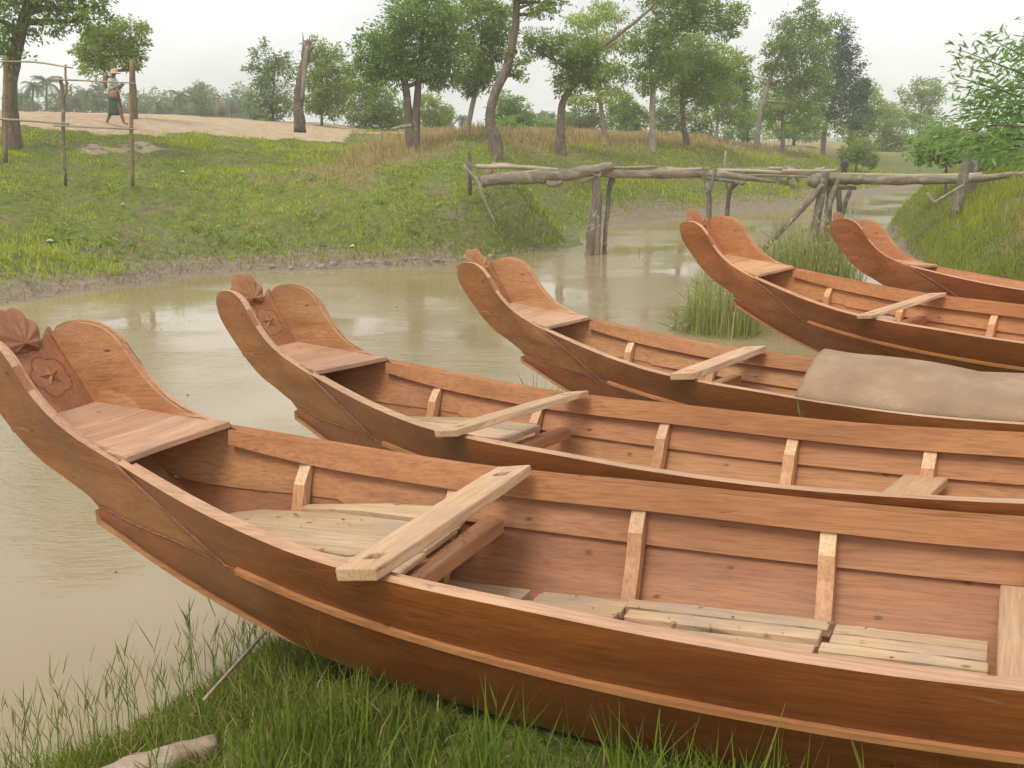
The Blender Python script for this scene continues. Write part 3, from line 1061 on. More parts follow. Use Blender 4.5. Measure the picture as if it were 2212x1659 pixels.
def thwart_mesh(w, L0, L1, th, bow, seed):
    """plank with a square mortise through each end, slightly waisted"""
    rg = np.random.default_rng(seed)
    ys = [L0, L0 + .075, L0 + .125, L0 + .22, 0, L1 - .22, L1 - .125, L1 - .075, L1]
    xs = [-.5, -.2, .2, .5]
    V, idx_ = [], {}
    def wid(y):
        return w * (1 - .10 * abs(2 * (y - L0) / (L1 - L0) - 1) ** 2)
    for k, zt in enumerate((0, th)):
        for i, y in enumerate(ys):
            for j, x in enumerate(xs):
                idx_[k, i, j] = len(V)
                V.append((x * wid(y) + (rg.normal(0, .003) if j in (0, 3) else 0), y, zt + bow * (1 - (2 * (y - L0) / (L1 - L0) - 1) ** 2)))
    F = []
    hole = {(1, 1), (6, 1)}
    for i in range(len(ys) - 1):
        for j in range(3):
            if (i, j) in hole: continue
            a = [(i, j), (i, j + 1), (i + 1, j + 1), (i + 1, j)]
            F.append(tuple(idx_[1, p, q] for p, q in a)); F.append(tuple(idx_[0, p, q] for p, q in a[::-1]))
    for i, j in hole:
        a = [(i, j), (i, j + 1), (i + 1, j + 1), (i + 1, j)]
        for q in range(4):
            p, r = a[q], a[(q + 1) % 4]
            F.append((idx_[0, p[0], p[1]], idx_[0, r[0], r[1]], idx_[1, r[0], r[1]], idx_[1, p[0], p[1]]))
    for i in range(len(ys) - 1):
        F.append((idx_[0, i, 0], idx_[0, i + 1, 0], idx_[1, i + 1, 0], idx_[1, i, 0])); F.append((idx_[0, i, 3], idx_[1, i, 3], idx_[1, i + 1, 3], idx_[0, i + 1, 3]))
    for j in range(3):
        F.append((idx_[0, 0, j], idx_[1, 0, j], idx_[1, 0, j + 1], idx_[0, 0, j + 1])); n = len(ys) - 1
        F.append((idx_[0, n, j], idx_[0, n, j + 1], idx_[1, n, j + 1], idx_[1, n, j]))
    me = pydata('thwart', V, F)
    return bevelled(me, .005, 2)


for bi, ps in enumerate(POSE):
    root = empty('wooden_boat', (0, 0, 0), LABELS[bi], 'boat', 'row of new wooden boats drawn up on the bank')
    root.matrix_world = pose_matrix(ps)
    BOATS.append(root)
    for k, me in BM.items():
        nm = {'deck_a': 'deck_board', 'deck_b': 'deck_board'}.get(k, k)
        if k in ('star_carving', 'beaded_border', 'shell_head'): continue
        o = link(nm, me, None, root)
        if k in ('nail_heads', 'caulked_seam'): o['kind'] = 'stuff'
        if k == 'end_board':
            for q in ('shell_head', 'star_carving', 'beaded_border'):
                b_ = link(q, BM[q], None, o)
                if q == 'beaded_border': b_['kind'] = 'stuff'
        if k in BMF: link(nm, BMF[k], None, root)
    for s in ribs:
        for g in (-1, 1): link('rib', RIB[s, g], None, root)
    for b_ in (beamA, beamB, beamC): link('cross_beam', b_, None, root)
    # loose cross plank on the rails: a thing of its own
    if bi < 4:
        lab = ['loose cross plank with square holes on the nearest boat', 'pale cross plank with square holes on the second boat',
               'thick pale cross plank beside the woven mat', 'narrow cross plank on the boat before the reeds'][bi]
        s0 = [1.155, 1.13, 1.18, 1.15][bi]
        me = thwart_mesh([.145, .14, .17, .14][bi], -.57, [.43, .43, .455, .455][bi], [.036, .030, .040, .026][bi], [.0, .004, .0, .002][bi], bi)
        me.materials.append(M['thwart'])
        th = link('cross_plank', me)
        th.matrix_world = pose_matrix(ps) @ Matrix.Translation((s0, 0, gw(s0)[1] + .006)) @ Matrix.Rotation([.02, -.01, 0.015, -.03][bi], 4, 'Z') @ Matrix.Rotation(-.10, 4, 'Y')
        tag(th, lab, 'plank', 'cross planks laid over the boats')

# floor slats of the nearest boat, in three bays, uneven
rg = np.random.default_rng(3)
for (sa, sb, rows) in ((.80, 1.25, [(-.10, .09), (.0, .085), (.095, .10), (.205, .085)]), (1.27, 1.60, [(-.1, .08), (.0, .09), (.1, .09), (.2, .085)]),
                       (1.62, 2.225, [(-.12, .08), (-.03, .075), (.06, .07), (.147, .06), (.225, .06)]),
                       (2.25, 2.665, [(-.14, .07), (-.06, .06), (.018, .055), (.09, .055), (.16, .055), (.232, .055)])):
    for (ta, wd_) in rows:
        za = -.563 + rg.uniform(-.004, .012)
        o = link('floor_slat', board_mesh(sa + rg.uniform(-.02, .02), sb + rg.uniform(-.02, .012), ta, ta + wd_, za - .014, za + .006 + rg.uniform(0, .010), .003, 0, rg.uniform(-.002, .003), 6, int(rg.integers(999))), M['slat'], BOATS[0])
for bi in range(1, 5):
    for (sa, sb) in ((.98, 1.62), (1.62, 2.24), (2.26, 2.74), (2.92, 3.5)):
        for ta in (-.26, -.155, -.05, .055, .16, .255)[(1 if sa < 1 else 0):(5 if sa < 1 else 6)]:
            link('floor_slat', board_mesh(sa, sb - .01, ta, ta + .09, -.632, -.610, .003, seed=int(rg.integers(999))), M['slat'], BOATS[bi])


def in_boat(o, bi, m):
    o.matrix_world = pose_matrix(POSE[bi]) @ m
    return o


# loose boards lying in the bottoms
def loose(name, bi, pts, z, th, label, seed, tilt=(0, 0), mat='slat'):
    """irregular flat board from an outline (s, t)"""
    n = len(pts)
    V = [(a, b, z + tilt[0] * (a - pts[0][0]) + tilt[1] * b + th) for a, b in pts] + [(a, b, z + tilt[0] * (a - pts[0][0]) + tilt[1] * b) for a, b in pts]
    F = [tuple(range(n)), tuple(range(2 * n - 1, n - 1, -1))] + [(i, n + i, n + (i + 1) % n, (i + 1) % n) for i in range(n)]
    me = pydata(name, V, F)
    bm = bmesh.new(); bm.from_mesh(me); bmesh.ops.recalc_face_normals(bm, faces=bm.faces); bm.to_mesh(me); bm.free()
    bevelled(me, .004)
    o = in_boat(link(name, me, M[mat]), bi, Matrix())
    return tag(o, label, 'board')


loose('weathered_board', 0, [(.03, .05), (.10, .15), (.175, .195), (.5, .225), (.83, .20), (1.04, .18), (1.05, -.04), (.8, -.14), (.5, -.09), (.25, -.03)], -.325, .022,
      'widest weathered board with grey stains in the nearest boat', 1)
loose('split_board', 0, [(.33, .215), (.36, .255), (.65, .325), (1.0, .35), (1.04, .19), (.6, .235)], -.318, .028, 'rough sawn pale board edge beside the widest weathered board', 2)
loose('offcut_board', 0, [(.50, -.10), (.82, -.155), (1.06, -.06), (1.07, -.24), (.85, -.29), (.6, -.19)], -.325, .02, 'narrow offcut board under the cross plank of the nearest boat', 3)
loose('pale_board', 1, [(.12, .14), (.18, .19), (.5, .255), (.80, .25), (1.06, .20), (1.06, .08), (.7, .12), (.4, .13)], -.315, .025, 'upper pale board inside the second boat', 4)
loose('pale_board', 1, [(.22, .0), (.30, .11), (.7, .10), (1.06, .06), (1.09, -.10), (.8, -.09), (.5, -.05)], -.315, .025, 'lower pale board inside the second boat', 5)
loose('short_board', 3, [(.62, .02), (.64, .12), (.95, .16), (1.06, .03)], -.335, .025, 'short board under the cross plank before the reeds', 6)
rgs = np.random.default_rng(17)
ns_ = 90
C = np.stack([rgs.uniform(.9, 2.6, ns_), rgs.uniform(-.05, .28, ns_), np.full(ns_, -.538)], 1)
C[:26] = np.stack([rgs.uniform(1.035, 1.10, 26), rgs.uniform(-.25, .3, 26), np.full(26, -.332)], 1)
C[26:40] = np.stack([rgs.uniform(.3, 1.0, 14), rgs.uniform(-.05, .16, 14), np.full(14, -.298)], 1)
D = np.stack([rgs.normal(0, 1, ns_), rgs.normal(0, 1, ns_), rgs.uniform(0, .25, ns_)], 1)
Ls = rgs.uniform(.008, .030, ns_)
in_boat(tag(link('wood_shavings', leaf_mesh('shavings', C, D, Ls, np.minimum(Ls * .4, .012), rgs.random(ns_)), M['reed_dry']), 'pale wood shavings scattered in the nearest boat', 'shavings', kind='stuff'), 0, Matrix())
BOAT_TONE = [(1, 1, 1, 1), (.97, .97, .94, 1), (1.05, 1.08, 1.08, 1), (1.10, 1.0, .88, 1), (1.0, .90, .82, 1)]
for r_, tn_ in zip(BOATS, BOAT_TONE):
    for c_ in r_.children_recursive: c_.color = tn_

# woven mat over the third boat
t = NT('woven mat')
v1 = t.mapped((1, 1, 1))
wv_ = t.n('TexWave', Scale=23.0, Distortion=1.5, Detail=2.0)
t.l(t.mapped((1, 1, 0), rot=(0, 0, .78)), wv_.inputs['Vector'])
wv2 = t.n('TexWave', Scale=23.0, Distortion=1.5, Detail=2.0)
t.l(t.mapped((1, 1, 0), rot=(0, 0, -.78)), wv2.inputs['Vector'])
wf = t.math('MULTIPLY', wv_.outputs['Fac'], wv2.outputs['Fac'])
bl = t.noise(v1, 3.5, 5, .65)
c = t.ramp(bl, [(.3, (.27, .165, .092)), (.55, (.37, .24, .14)), (.75, (.47, .33, .21))])
c = t.mix(t.math('MULTIPLY', t.math('SUBTRACT', 1.0, wf), .34), c, (.17, .10, .06))
t.l(c, t.b.inputs['Base Color']); t.b.inputs['Roughness'].default_value = .75
t.bump(wf, .45, .005)
M['mat'] = t.m
ns, ntt = 60, 26
V, F = [], []
for i in range(ns):
    s = 1.90 + i / (ns - 1) * 1.9
    w, z = gw(s)
    for j in range(ntt):
        v = j / (ntt - 1)
        sk = s - .22 * v * (1 - i / ns) + .05 * math.sin(v * 3.1) * (1 - i / ns) - .05
        arch = .135 * math.sin(math.pi * min(1, v ** .85)) ** .8 * (1 - .45 * i / ns) + .035 * v
        wob_ = .018 * math.sin(s * 3.3 + v * 2.2) * math.sin(v * 3.14) + .008 * math.sin(s * 5.1 + v * 3) + .007 * math.sin(s * 9 + v * 7) + .006 * math.sin(s * 2.3 - v * 9)
        V.append((sk, -(w - .020) + v * (2 * w - .030), z + .010 + arch + wob_ * min(1, v * 6)))
m = len(V)
V += [(a, b, c_ - .003) for a, b, c_ in V]
for i in range(ns - 1):
    for j in range(ntt - 1):
        a = i * ntt + j
        F += [(a, a + ntt, a + ntt + 1, a + 1), (m + a, m + a + 1, m + a + ntt + 1, m + a + ntt)]
for i in range(ns - 1):
    for a, b in ((i * ntt, (i + 1) * ntt), (i * ntt + ntt - 1, (i + 1) * ntt + ntt - 1)): F.append((a, b, m + b, m + a))
for j in range(ntt - 1):
    for a, b in ((j, j + 1), ((ns - 1) * ntt + j, (ns - 1) * ntt + j + 1)): F.append((a, b, m + b, m + a))
o = in_boat(link('woven_mat', pydata('mat', V, F), M['mat'], None, True), 2, Matrix())
tag(o, 'brown woven reed mat arched over a boat', 'mat')


# ------------------------------------------------------------------ log bridge
def log_part(name, pts, mat, parent, depth=None, sides=12, lump=.06, seed=0, n=14, bury=0.0):
    """pts: (x, y, width[, depth]) in measured units -> lumpy log"""
    P, Rr = [], []
    for q in pts:
        dd = q[3] if len(q) > 3 else depth
        P.append(at(q[0], q[1], dd)); Rr.append(px(q[2], dd) / 2)
    P = np.array(P)
    Q = resample(P, n)
    d = np.concatenate([[0], np.cumsum(np.linalg.norm(np.diff(P, axis=0), axis=1))])
    rr = np.interp(np.linspace(0, d[-1], n), d, Rr)
    rg_ = np.random.default_rng(seed + 100)
    Q += rg_.normal(0, .12, Q.shape) * rr.mean() * (np.arange(n) > 0)[:, None] * .6
    if bury:
        Q = np.vstack([Q, Q[-1] + (Q[-1] - Q[-3]) / np.linalg.norm(Q[-1] - Q[-3]) * bury]); rr = np.append(rr, rr[-1])
    mb = MB().tube(Q, rr, sides, lump, seed)
    return mb.build(name, mat, parent, True)


BR = 22.2
br = empty('log_bridge', tuple(at(1290, 550, BR)), 'rough log footbridge on crooked posts across the creek', 'bridge')
br.location.z = 0


def bp(name, pts, mat='log', depth=BR, **k):
    o = log_part(name, pts, M[mat], None, depth, **k)
    o.parent = br
    o.matrix_parent_inverse = Matrix.Translation(-br.location)
    return o


bp('main_log', [(1040, 392, 23), (1081, 386, 25), (1130, 384, 27), (1178, 382, 29), (1215, 380, 27), (1260, 371, 24), (1322, 360, 20)], seed=1, n=22, lump=.05)
bp('log_burl', [(1180, 394, 10), (1192, 397, 16), (1207, 396, 12), (1216, 391, 6)], seed=2, depth=BR - .12)
bp('main_log', [(1280, 372, 18), (1330, 373, 21), (1390, 375, 20), (1440, 375, 22), (1500, 374, 20), (1560, 378, 17), (1625, 386, 11), (1676, 393, 5)], seed=3, n=22, depth=BR + .1)
bp('deck_pole', [(1028, 360, 10), (1110, 361, 10), (1205, 367, 8)], 'pole', seed=4, depth=BR + .25)
bp('deck_pole', [(1062, 355, 7), (1090, 356, 9), (1112, 359, 6)], 'pole', seed=5, depth=BR + .4)
for i, (a, b, c_, d_, w_) in enumerate([(1318, 362, 1418, 360, 6), (1326, 366, 1412, 364, 6), (1330, 369, 1400, 367, 5), (1408, 371, 1460, 361, 8), (1440, 365, 1530, 364, 6),
                                        (1549, 367, 1790, 379, 7), (1590, 366, 1700, 365, 7), (1660, 363, 1725, 369, 6), (1690, 369, 1808, 368, 7), (1610, 372, 1760, 374, 6), (1760, 366, 1782, 363, 6), (1600, 380, 1765, 382, 5)]):
    bp('deck_pole', [(a, b, w_), ((a + c_) / 2, (b + d_) / 2 + (-1) ** i * 1.2, w_ * 1.1), (c_, d_, w_ * .8)], 'pole' if i % 3 else 'log', seed=10 + i, depth=BR + .05 + .12 * (i % 4))
bp('bridge_post', [(1285, 366, 12), (1287, 395, 15), (1290, 425, 18), (1288, 450, 20), (1279, 490, 23), (1273, 552, 21)], 'post', seed=30, n=20, lump=.09, bury=.7)
bp('bridge_post', [(1291, 380, 8), (1293, 425, 10), (1292, 470, 13), (1289, 552, 14)], 'post', seed=31, n=16, lump=.08, depth=BR - .05, bury=.7)
bp('forked_branch', [(1276, 372, 6), (1288, 380, 8), (1298, 377, 7), (1294, 366, 5)], 'post', seed=32, depth=BR - .1)
bp('forked_branch', [(1258, 394, 5), (1275, 386, 6), (1289, 380, 6)], 'post', seed=33, depth=BR - .1)
bp('bridge_post', [(1323, 384, 14), (1316, 410, 9), (1313, 460, 9), (1308, 500, 9), (1306, 548, 10)], 'post', seed=34, n=18, lump=.08, depth=BR + .25, bury=.7)
bp('bridge_post', [(1520, 360, 8), (1526, 390, 9), (1531, 420, 10), (1531, 480, 11)], 'post', seed=35, n=14, depth=21.9, bury=1.1)
bp('bridge_post', [(1546, 364, 7), (1539, 390, 8), (1533, 412, 8)], 'post', seed=36, depth=21.8)
bp('cross_tie', [(1517, 384, 8), (1560, 389, 8), (1608, 396, 9)], 'post', seed=37, depth=22.0)
bp('bridge_post', [(1590, 394, 15), (1578, 407, 10), (1573, 440, 9), (1569, 480, 10)], 'post', seed=38, n=14, depth=22.6, bury=1.1)
bp('butt_log', [(1755, 392, 25, 21.55), (1772, 390, 25, 21.9), (1800, 388, 24, 22.3)], seed=39, lump=.04)
bp('squared_beam', [(1790, 387, 22), (1830, 387, 22), (1862, 388, 21)], 'log', seed=40, sides=4, depth=21.8, lump=.02)
bp('main_log', [(1850, 388, 18), (1950, 390, 19), (2040, 389, 17), (2110, 386, 15), (2190, 377, 12), (2240, 372, 11)], 'log', seed=41, n=22, depth=21.9)
bp('deck_pole', [(1800, 377, 7), (1900, 379, 9), (2010, 380, 9), (2120, 377, 8)], 'pole', seed=42, depth=22.2)
bp('bridge_post', [(1784, 372, 16), (1778, 395, 18), (1770, 440, 18), (1758, 500, 18)], 'post', seed=43, depth=21.6, bury=1.2, lump=.04)
bp('brace', [(1776, 398, 11), (1752, 430, 12), (1715, 470, 12)], 'post', seed=44, depth=21.5, bury=1.2)
bp('brace', [(1812, 386, 9), (1797, 425, 13), (1776, 500, 14)], 'post', seed=45, depth=21.45, bury=1.2)
bp('bridge_post', [(1795, 395, 14), (1791, 440, 14), (1788, 505, 15)], 'post', seed=46, depth=21.9, bury=1.0)
bp('cross_tie', [(1798, 408, 9), (1825, 405, 11), (1848, 406, 9)], 'log', seed=47, sides=5, depth=22.0, lump=.03)
bp('bridge_post', [(1811, 408, 12), (1813, 440, 11), (1815, 500, 11)], 'post', seed=48, depth=22.3, bury=1.0)
bp('brace', [(1836, 410, 9), (1826, 440, 9), (1808, 500, 9)], 'post', seed=49, depth=22.2, bury=1.0)
g0 = at(2070, 431, 20.5)
bp('gate_post', [(2092, 327, 18), (2083, 370, 19), (2070, 436, 20)], 'post', seed=50, depth=20.8, bury=.6, lump=.03)
bp('gate_post', [(2105, 329, 16), (2102, 370, 17), (2098, 424, 17)], 'post', seed=51, depth=22.8, bury=.6, lump=.03)

for nm, pts, mt, dd, lab, cat in [
    ('stub_post', [(1013, 326, 7), (1014, 345, 8), (1015, 372, 8)], 'post', 22.9, 'short stub post at the left end of the log bridge', 'post'),
    ('leaning_stub', [(1075, 331, 5), (1073, 340, 8), (1066, 360, 7)], 'post', 23.2, 'small forked stub leaning behind the left end of the bridge', 'post'),
    ('crooked_root', [(1000, 356, 9), (1006, 364, 8), (1020, 378, 7), (1034, 394, 8), (1041, 420, 6), (1053, 446, 5), (1060, 462, 4)], 'pale_bark', 21.6, 'pale crooked root hanging down the bank by the bridge', 'root'),
    ('broken_stake', [(1568, 326, 4), (1566, 345, 5), (1567, 372, 6)], 'pale_bark', 31.0, 'pale broken stake standing behind the middle of the bridge', 'stake'),
    ('thin_stake', [(1381, 538, 1.6), (1379, 560, 2), (1378, 577, 2)], 'post', 22.4, 'thin stake poking out of the water beside a bridge post', 'stake'),
    ('curved_stump', [(2004, 417, 7), (2008, 428, 9), (2018, 437, 8), (2026, 432, 5)], 'pale_bark', 17.5, 'small curved dead stump on the right bank below the bridge', 'stump')]:
    o = log_part(nm, pts, M[mt], None, dd, 9, .09, len(lab), 12, .5)
    tag(o, lab, cat)

# ------------------------------------------------------------------ pole fence at the left
FD = 22.0
fe = empty('pole_fence', tuple(at(140, 350, FD)), 'rickety fence of thin poles and rails left of the sand road', 'fence')


def fp(name, pts, mat, depth=FD, **k):
    o = log_part(name, pts, M[mat], None, depth, 8, .05, n=12, **k)
    o.parent = fe
    o.matrix_parent_inverse = Matrix.Translation(-fe.location)


fp('fence_post', [(130, 167, 7), (136, 205, 8), (137, 292, 7.5), (141, 372, 7)], 'post', seed=1, bury=.3)
fp('fork_branch', [(142, 139, 4), (141, 160, 4.5), (144, 189, 5), (138, 210, 6)], 'fence_post', seed=2)
fp('fence_post', [(285, 128, 9), (283, 216, 8.5), (286, 372, 8)], 'fence_post', seed=3, bury=.3)
fp('fence_post', [(11, 120, 8), (11, 200, 9), (12, 320, 9)], 'fence_post', seed=4, bury=.3)
fp('rail', [(-60, 136, 3.4), (0, 133, 3.4), (72, 134, 3.4), (158, 147, 3)], 'bamboo', seed=5, depth=FD - .06)
fp('rail', [(110, 171, 4), (200, 175, 3), (293, 180, 3)], 'bamboo', seed=6, depth=FD - .06)
fp('rail', [(-60, 254, 4.5), (0, 257, 4.5), (80, 262, 4.5), (150, 268, 4)], 'bamboo', seed=7, depth=FD - .06)
fp('rail', [(116, 271, 4), (200, 275, 4), (290, 279, 3.6)], 'bamboo', seed=8, depth=FD - .07)


# ------------------------------------------------------------------ trees
def crown_points(blobs, nleaf, rg_, clump=.23):
    """blobs: centre, radii -> leaf centres, outward directions, shade tint"""
    C, D, T = [], [], []
    sat = []
    for c, r in blobs:
        for q in range(4):
            u = rg_.normal(size=3); u /= np.linalg.norm(u)
            sat.append((c + u * r * rg_.uniform(.95, 1.3), r * rg_.uniform(.22, .42)))
    blobs = list(blobs) + sat
    vol = np.array([b[1].prod() ** .75 for b in blobs])
    cnt = np.maximum(8, (nleaf * vol / vol.sum()).astype(int))
    for (c, r), k in zip(blobs, cnt):
        nsub = max(3, int(k / 46))
        u = rg_.normal(size=(nsub, 3))
        u /= np.linalg.norm(u, axis=1)[:, None]
        rad = rg_.uniform(.30, 1.0, nsub) ** .55
        sc = c + u * rad[:, None] * r
        tone = rg_.uniform(-.28, .28, nsub)
        pick = rg_.integers(0, nsub, k)
        q = rg_.normal(size=(k, 3)) * clump * np.array([1, 1, .72]) * r.mean()
        P = sc[pick] + q
        C.append(P)
        d = q / (np.linalg.norm(q, axis=1)[:, None] + 1e-6) + .5 * u[pick] + rg_.normal(0, .45, (k, 3)) + np.array([0, 0, -.25])
        D.append(d)
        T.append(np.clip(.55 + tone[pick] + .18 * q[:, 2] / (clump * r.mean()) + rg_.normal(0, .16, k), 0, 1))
    return np.concatenate(C), np.concatenate(D), np.concatenate(T)


def tree(name, label, depth, trunk, blobs, nleaf, lsize, leafmat='leaf', barkmat='bark', group=None, stems=(), seed=0, clump=.23, cat='tree', ysq=.9, limbs=True, base=None):
    """trunk: list of (x, y, width) from the ground up, measured; blobs: (cx, cy, rx, ry)"""
    rg_ = np.random.default_rng(seed + 1000)
    b0 = at(trunk[0][0], trunk[0][1], depth)
    zg = gz(b0[0], b0[1])
    root = empty(name, (b0[0], b0[1], zg), label, cat, group)
    inv = Matrix.Translation(-root.location)
    mb = MB()
    BL = []
    for (cx, cy, rx, ry) in blobs:
        off = rg_.uniform(-.45, .45) * px(rx, depth)
        rx, ry = rx * 1.08, ry * 1.08
        c = at(cx, cy, depth + off)
        BL.append((c, np.array([px(rx, depth), px(rx, depth) * ysq, px(ry, depth)])))
    for ti, tr in enumerate([trunk] + list(stems)):
        P = np.array([at(a, b, depth) for a, b, w in tr])
        Rr = [px(w, depth) / 2 * .86 for a, b, w in tr]
        if ti == 0 or tr[0][1] > trunk[0][1] - 6:
            P = np.vstack([[P[0][0], P[0][1], min(zg, P[0][2]) - .25], P])
            Rr = [Rr[0] * 1.25] + Rr
            if P[1][2] < zg + .05: P[1][2] = zg + .05
        n = 6 + 3 * len(P)
        Q = resample(P, n)
        d = np.concatenate([[0], np.cumsum(np.linalg.norm(np.diff(P, axis=0), axis=1))])
        Q[2:] += np.cumsum(rg_.normal(0, .02 * np.mean(Rr) * 2, (n - 2, 3)), 0)
        mb.tube(Q, np.interp(np.linspace(0, d[-1], n), d, Rr), 9, .07, seed + ti)
        if ti == 0: main, mr = Q, np.interp(np.linspace(0, d[-1], n), d, Rr)
    if limbs:
        for c, r in BL:
            k = np.argmin(np.linalg.norm(main[len(main) // 3:] - c, axis=1) + np.maximum(0, main[len(main) // 3:, 2] - c[2]) * 2) + len(main) // 3
            a = main[k]
            r0 = min(mr[k] * .6, .10)
            m_ = (a + c) / 2 + rg_.normal(0, .12, 3) * np.linalg.norm(c - a) * .4
            mb.tube(resample([a, m_, c], 7), np.linspace(r0, r0 * .35, 7), 6, .05, seed)
            for q in range(3):
                e = c + rg_.normal(0, .5, 3) * r
                mb.tube(resample([m_ * .4 + c * .6, (m_ + e) / 2 + rg_.normal(0, .05, 3), e], 5), np.linspace(r0 * .4, r0 * .12, 5), 5, 0, seed)
    o = mb.build('trunk', M[barkmat], root, True)
    o.matrix_parent_inverse = inv
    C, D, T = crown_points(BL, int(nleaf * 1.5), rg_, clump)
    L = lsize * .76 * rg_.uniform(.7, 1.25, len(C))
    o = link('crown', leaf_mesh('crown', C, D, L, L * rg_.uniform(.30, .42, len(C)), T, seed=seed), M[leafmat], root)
    o.matrix_parent_inverse = inv
    return root


G1 = 'trees along the far bank'
tree('large_tree', 'large dark-trunked tree cut off by the left edge', 27, [(22, 262, 40), (22, 200, 34), (32, 120, 32), (46, 60, 30), (62, 0, 27), (75, -90, 20), (80, -200, 12)],
     [(60, 5, 85, 48), (150, 15, 62, 45), (-10, 40, 60, 50), (195, 40, 30, 38), (100, -60, 110, 60), (-30, -90, 90, 70), (60, -160, 120, 80), (30, 85, 30, 35), (170, -70, 60, 50), (60, -260, 90, 60),
      (20, 120, 24, 24), (215, 15, 18, 25)], 15000, .17, 'leaf', 'bark', G1, seed=1, clump=.23)
tree('round_tree', 'small bright green tree behind the walking person', 35, [(290, 258, 17), (290, 200, 14), (287, 140, 12), (284, 95, 9)],
     [(245, 82, 40, 34), (285, 70, 26, 26), (215, 105, 38, 34), (292, 110, 24, 20), (250, 120, 40, 30), (205, 145, 26, 24), (190, 120, 20, 22)], 6500, .16, 'leaf_yellow', 'bark', G1, seed=2, clump=.23)
tree('twin_trunk_tree', 'wide-crowned tree with two trunks rising from one base', 33, [(888, 284, 26), (884, 240, 20), (880, 190, 17), (862, 130, 14), (850, 80, 8)],
     [(905, 30, 60, 40), (950, 45, 42, 45), (860, 80, 50, 42), (920, 95, 62, 46), (815, 125, 42, 42), (965, 110, 45, 42), (785, 165, 30, 32), (860, 140, 50, 36), (935, 150, 42, 32), (900, -10, 50, 25), (960, 170, 30, 20),
      (800, 100, 26, 26), (975, 10, 26, 26)], 15000, .17, 'leaf', 'bark', G1, stems=[[(898, 285, 24), (901, 230, 19), (905, 170, 16), (912, 100, 12), (915, 50, 8)]], seed=3, clump=.23)
tree('slender_tree', 'slender pale-trunked tree right of the two-trunk tree', 36, [(1010, 292, 15), (1016, 250, 13), (1026, 205, 12), (1035, 150, 9), (1040, 90, 6)],
     [(1035, 40, 45, 32), (1070, 60, 32, 36), (1030, 100, 38, 36), (1065, 115, 28, 30), (1025, 155, 32, 30), (1010, 180, 24, 20), (1050, 165, 26, 22), (1030, 5, 26, 18), (1095, 40, 20, 20)], 8500, .17, 'leaf', 'pale_bark', G1, seed=4)
tree('bent_tree', 'tree with a thick S-curved grey trunk, sparse leaves', 30, [(1068, 303, 36), (1061, 275, 26), (1060, 240, 24), (1070, 200, 22), (1092, 150, 21), (1105, 90, 18), (1113, 40, 17), (1117, -30, 15), (1125, -110, 10)],
     [(1150, 8, 38, 20), (1118, 112, 16, 30), (1105, 145, 18, 18), (1175, 22, 24, 14), (1140, -40, 60, 30), (1200, 5, 18, 10), (1080, -60, 50, 35), (1150, -110, 70, 40), (1130, 165, 10, 8), (1090, 120, 12, 14)], 5200, .16, 'leaf', 'bark', G1, seed=5, clump=.23)
tree('leaning_tree', 'tree whose bare trunk bends right above its crown', 36, [(1211, 303, 22), (1212, 260, 19), (1217, 215, 17), (1240, 180, 15), (1270, 130, 12), (1292, 108, 10), (1340, 70, 8.5), (1385, 35, 7), (1412, 8, 5), (1425, -12, 3)],
     [(1245, 105, 46, 34), (1230, 145, 36, 32), (1270, 135, 34, 34), (1222, 175, 24, 24), (1255, 175, 24, 20), (1165, 85, 28, 17), (1150, 105, 24, 16), (1195, 95, 22, 16), (1285, 165, 18, 18)], 7500, .16, 'leaf', 'bark', G1, seed=6)
# tiered tree: flat storeys of foliage
tree('tiered_tree', 'thin straight tree with flat storeys of leaves', 41, [(1306, 300, 14), (1300, 250, 12), (1292, 190, 10), (1289, 120, 7), (1288, 60, 4)],
     [(1290, 38, 48, 8), (1250, 45, 26, 6), (1325, 30, 26, 9), (1320, 92, 44, 10), (1355, 100, 24, 8), (1275, 100, 26, 7), (1340, 148, 44, 8), (1300, 155, 34, 7), (1285, 210, 46, 8), (1260, 218, 22, 6), (1315, 190, 26, 7), (1300, 15, 22, 8)], 4600, .19, 'leaf_yellow', 'pale_bark', G1, seed=7, clump=.34, ysq=1.0)
tree('tall_tree', 'tall full-crowned tree left of the pair of straight trunks', 40, [(1411, 310, 16), (1410, 260, 14), (1413, 190, 13), (1430, 120, 11), (1450, 60, 9), (1470, 0, 6)],
     [(1440, 30, 46, 36), (1400, 75, 34, 30), (1450, 80, 40, 34), (1395, 115, 32, 30), (1430, 140, 42, 34), (1405, 165, 34, 26), (1500, 20, 40, 32), (1540, 35, 36, 28), (1580, 30, 30, 22), (1560, 65, 26, 18), (1470, -20, 70, 30), (1590, 55, 16, 16), (1390, 180, 20, 20)], 12500, .18, 'leaf', 'pale_bark', G1, stems=[[(1436, 120, 8), (1462, 60, 7), (1490, -10, 5)]], seed=8)
tree('broad_tree', 'broad yellow-green tree standing on a flared trunk', 43, [(1483, 312, 20), (1478, 275, 12), (1474, 220, 11), (1476, 150, 8), (1480, 100, 5)],
     [(1490, 110, 44, 34), (1525, 130, 38, 34), (1470, 150, 38, 34), (1510, 170, 44, 36), (1465, 195, 30, 26), (1545, 180, 32, 34), (1560, 140, 30, 30), (1500, 215, 36, 24)], 9500, .19, 'leaf_yellow', 'bark', G1, seed=9)
tree('pale_edge_tree', 'light green tree right of the broad yellow-green one', 50, [(1549, 306, 8), (1549, 270, 7), (1550, 200, 6), (1560, 140, 4)],
     [(1575, 130, 28, 26), (1600, 160, 22, 30), (1570, 185, 34, 34), (1590, 215, 28, 30), (1550, 225, 28, 26), (1580, 250, 30, 20)], 5500, .21, 'leaf_yellow', 'pale_bark', G1, seed=10)
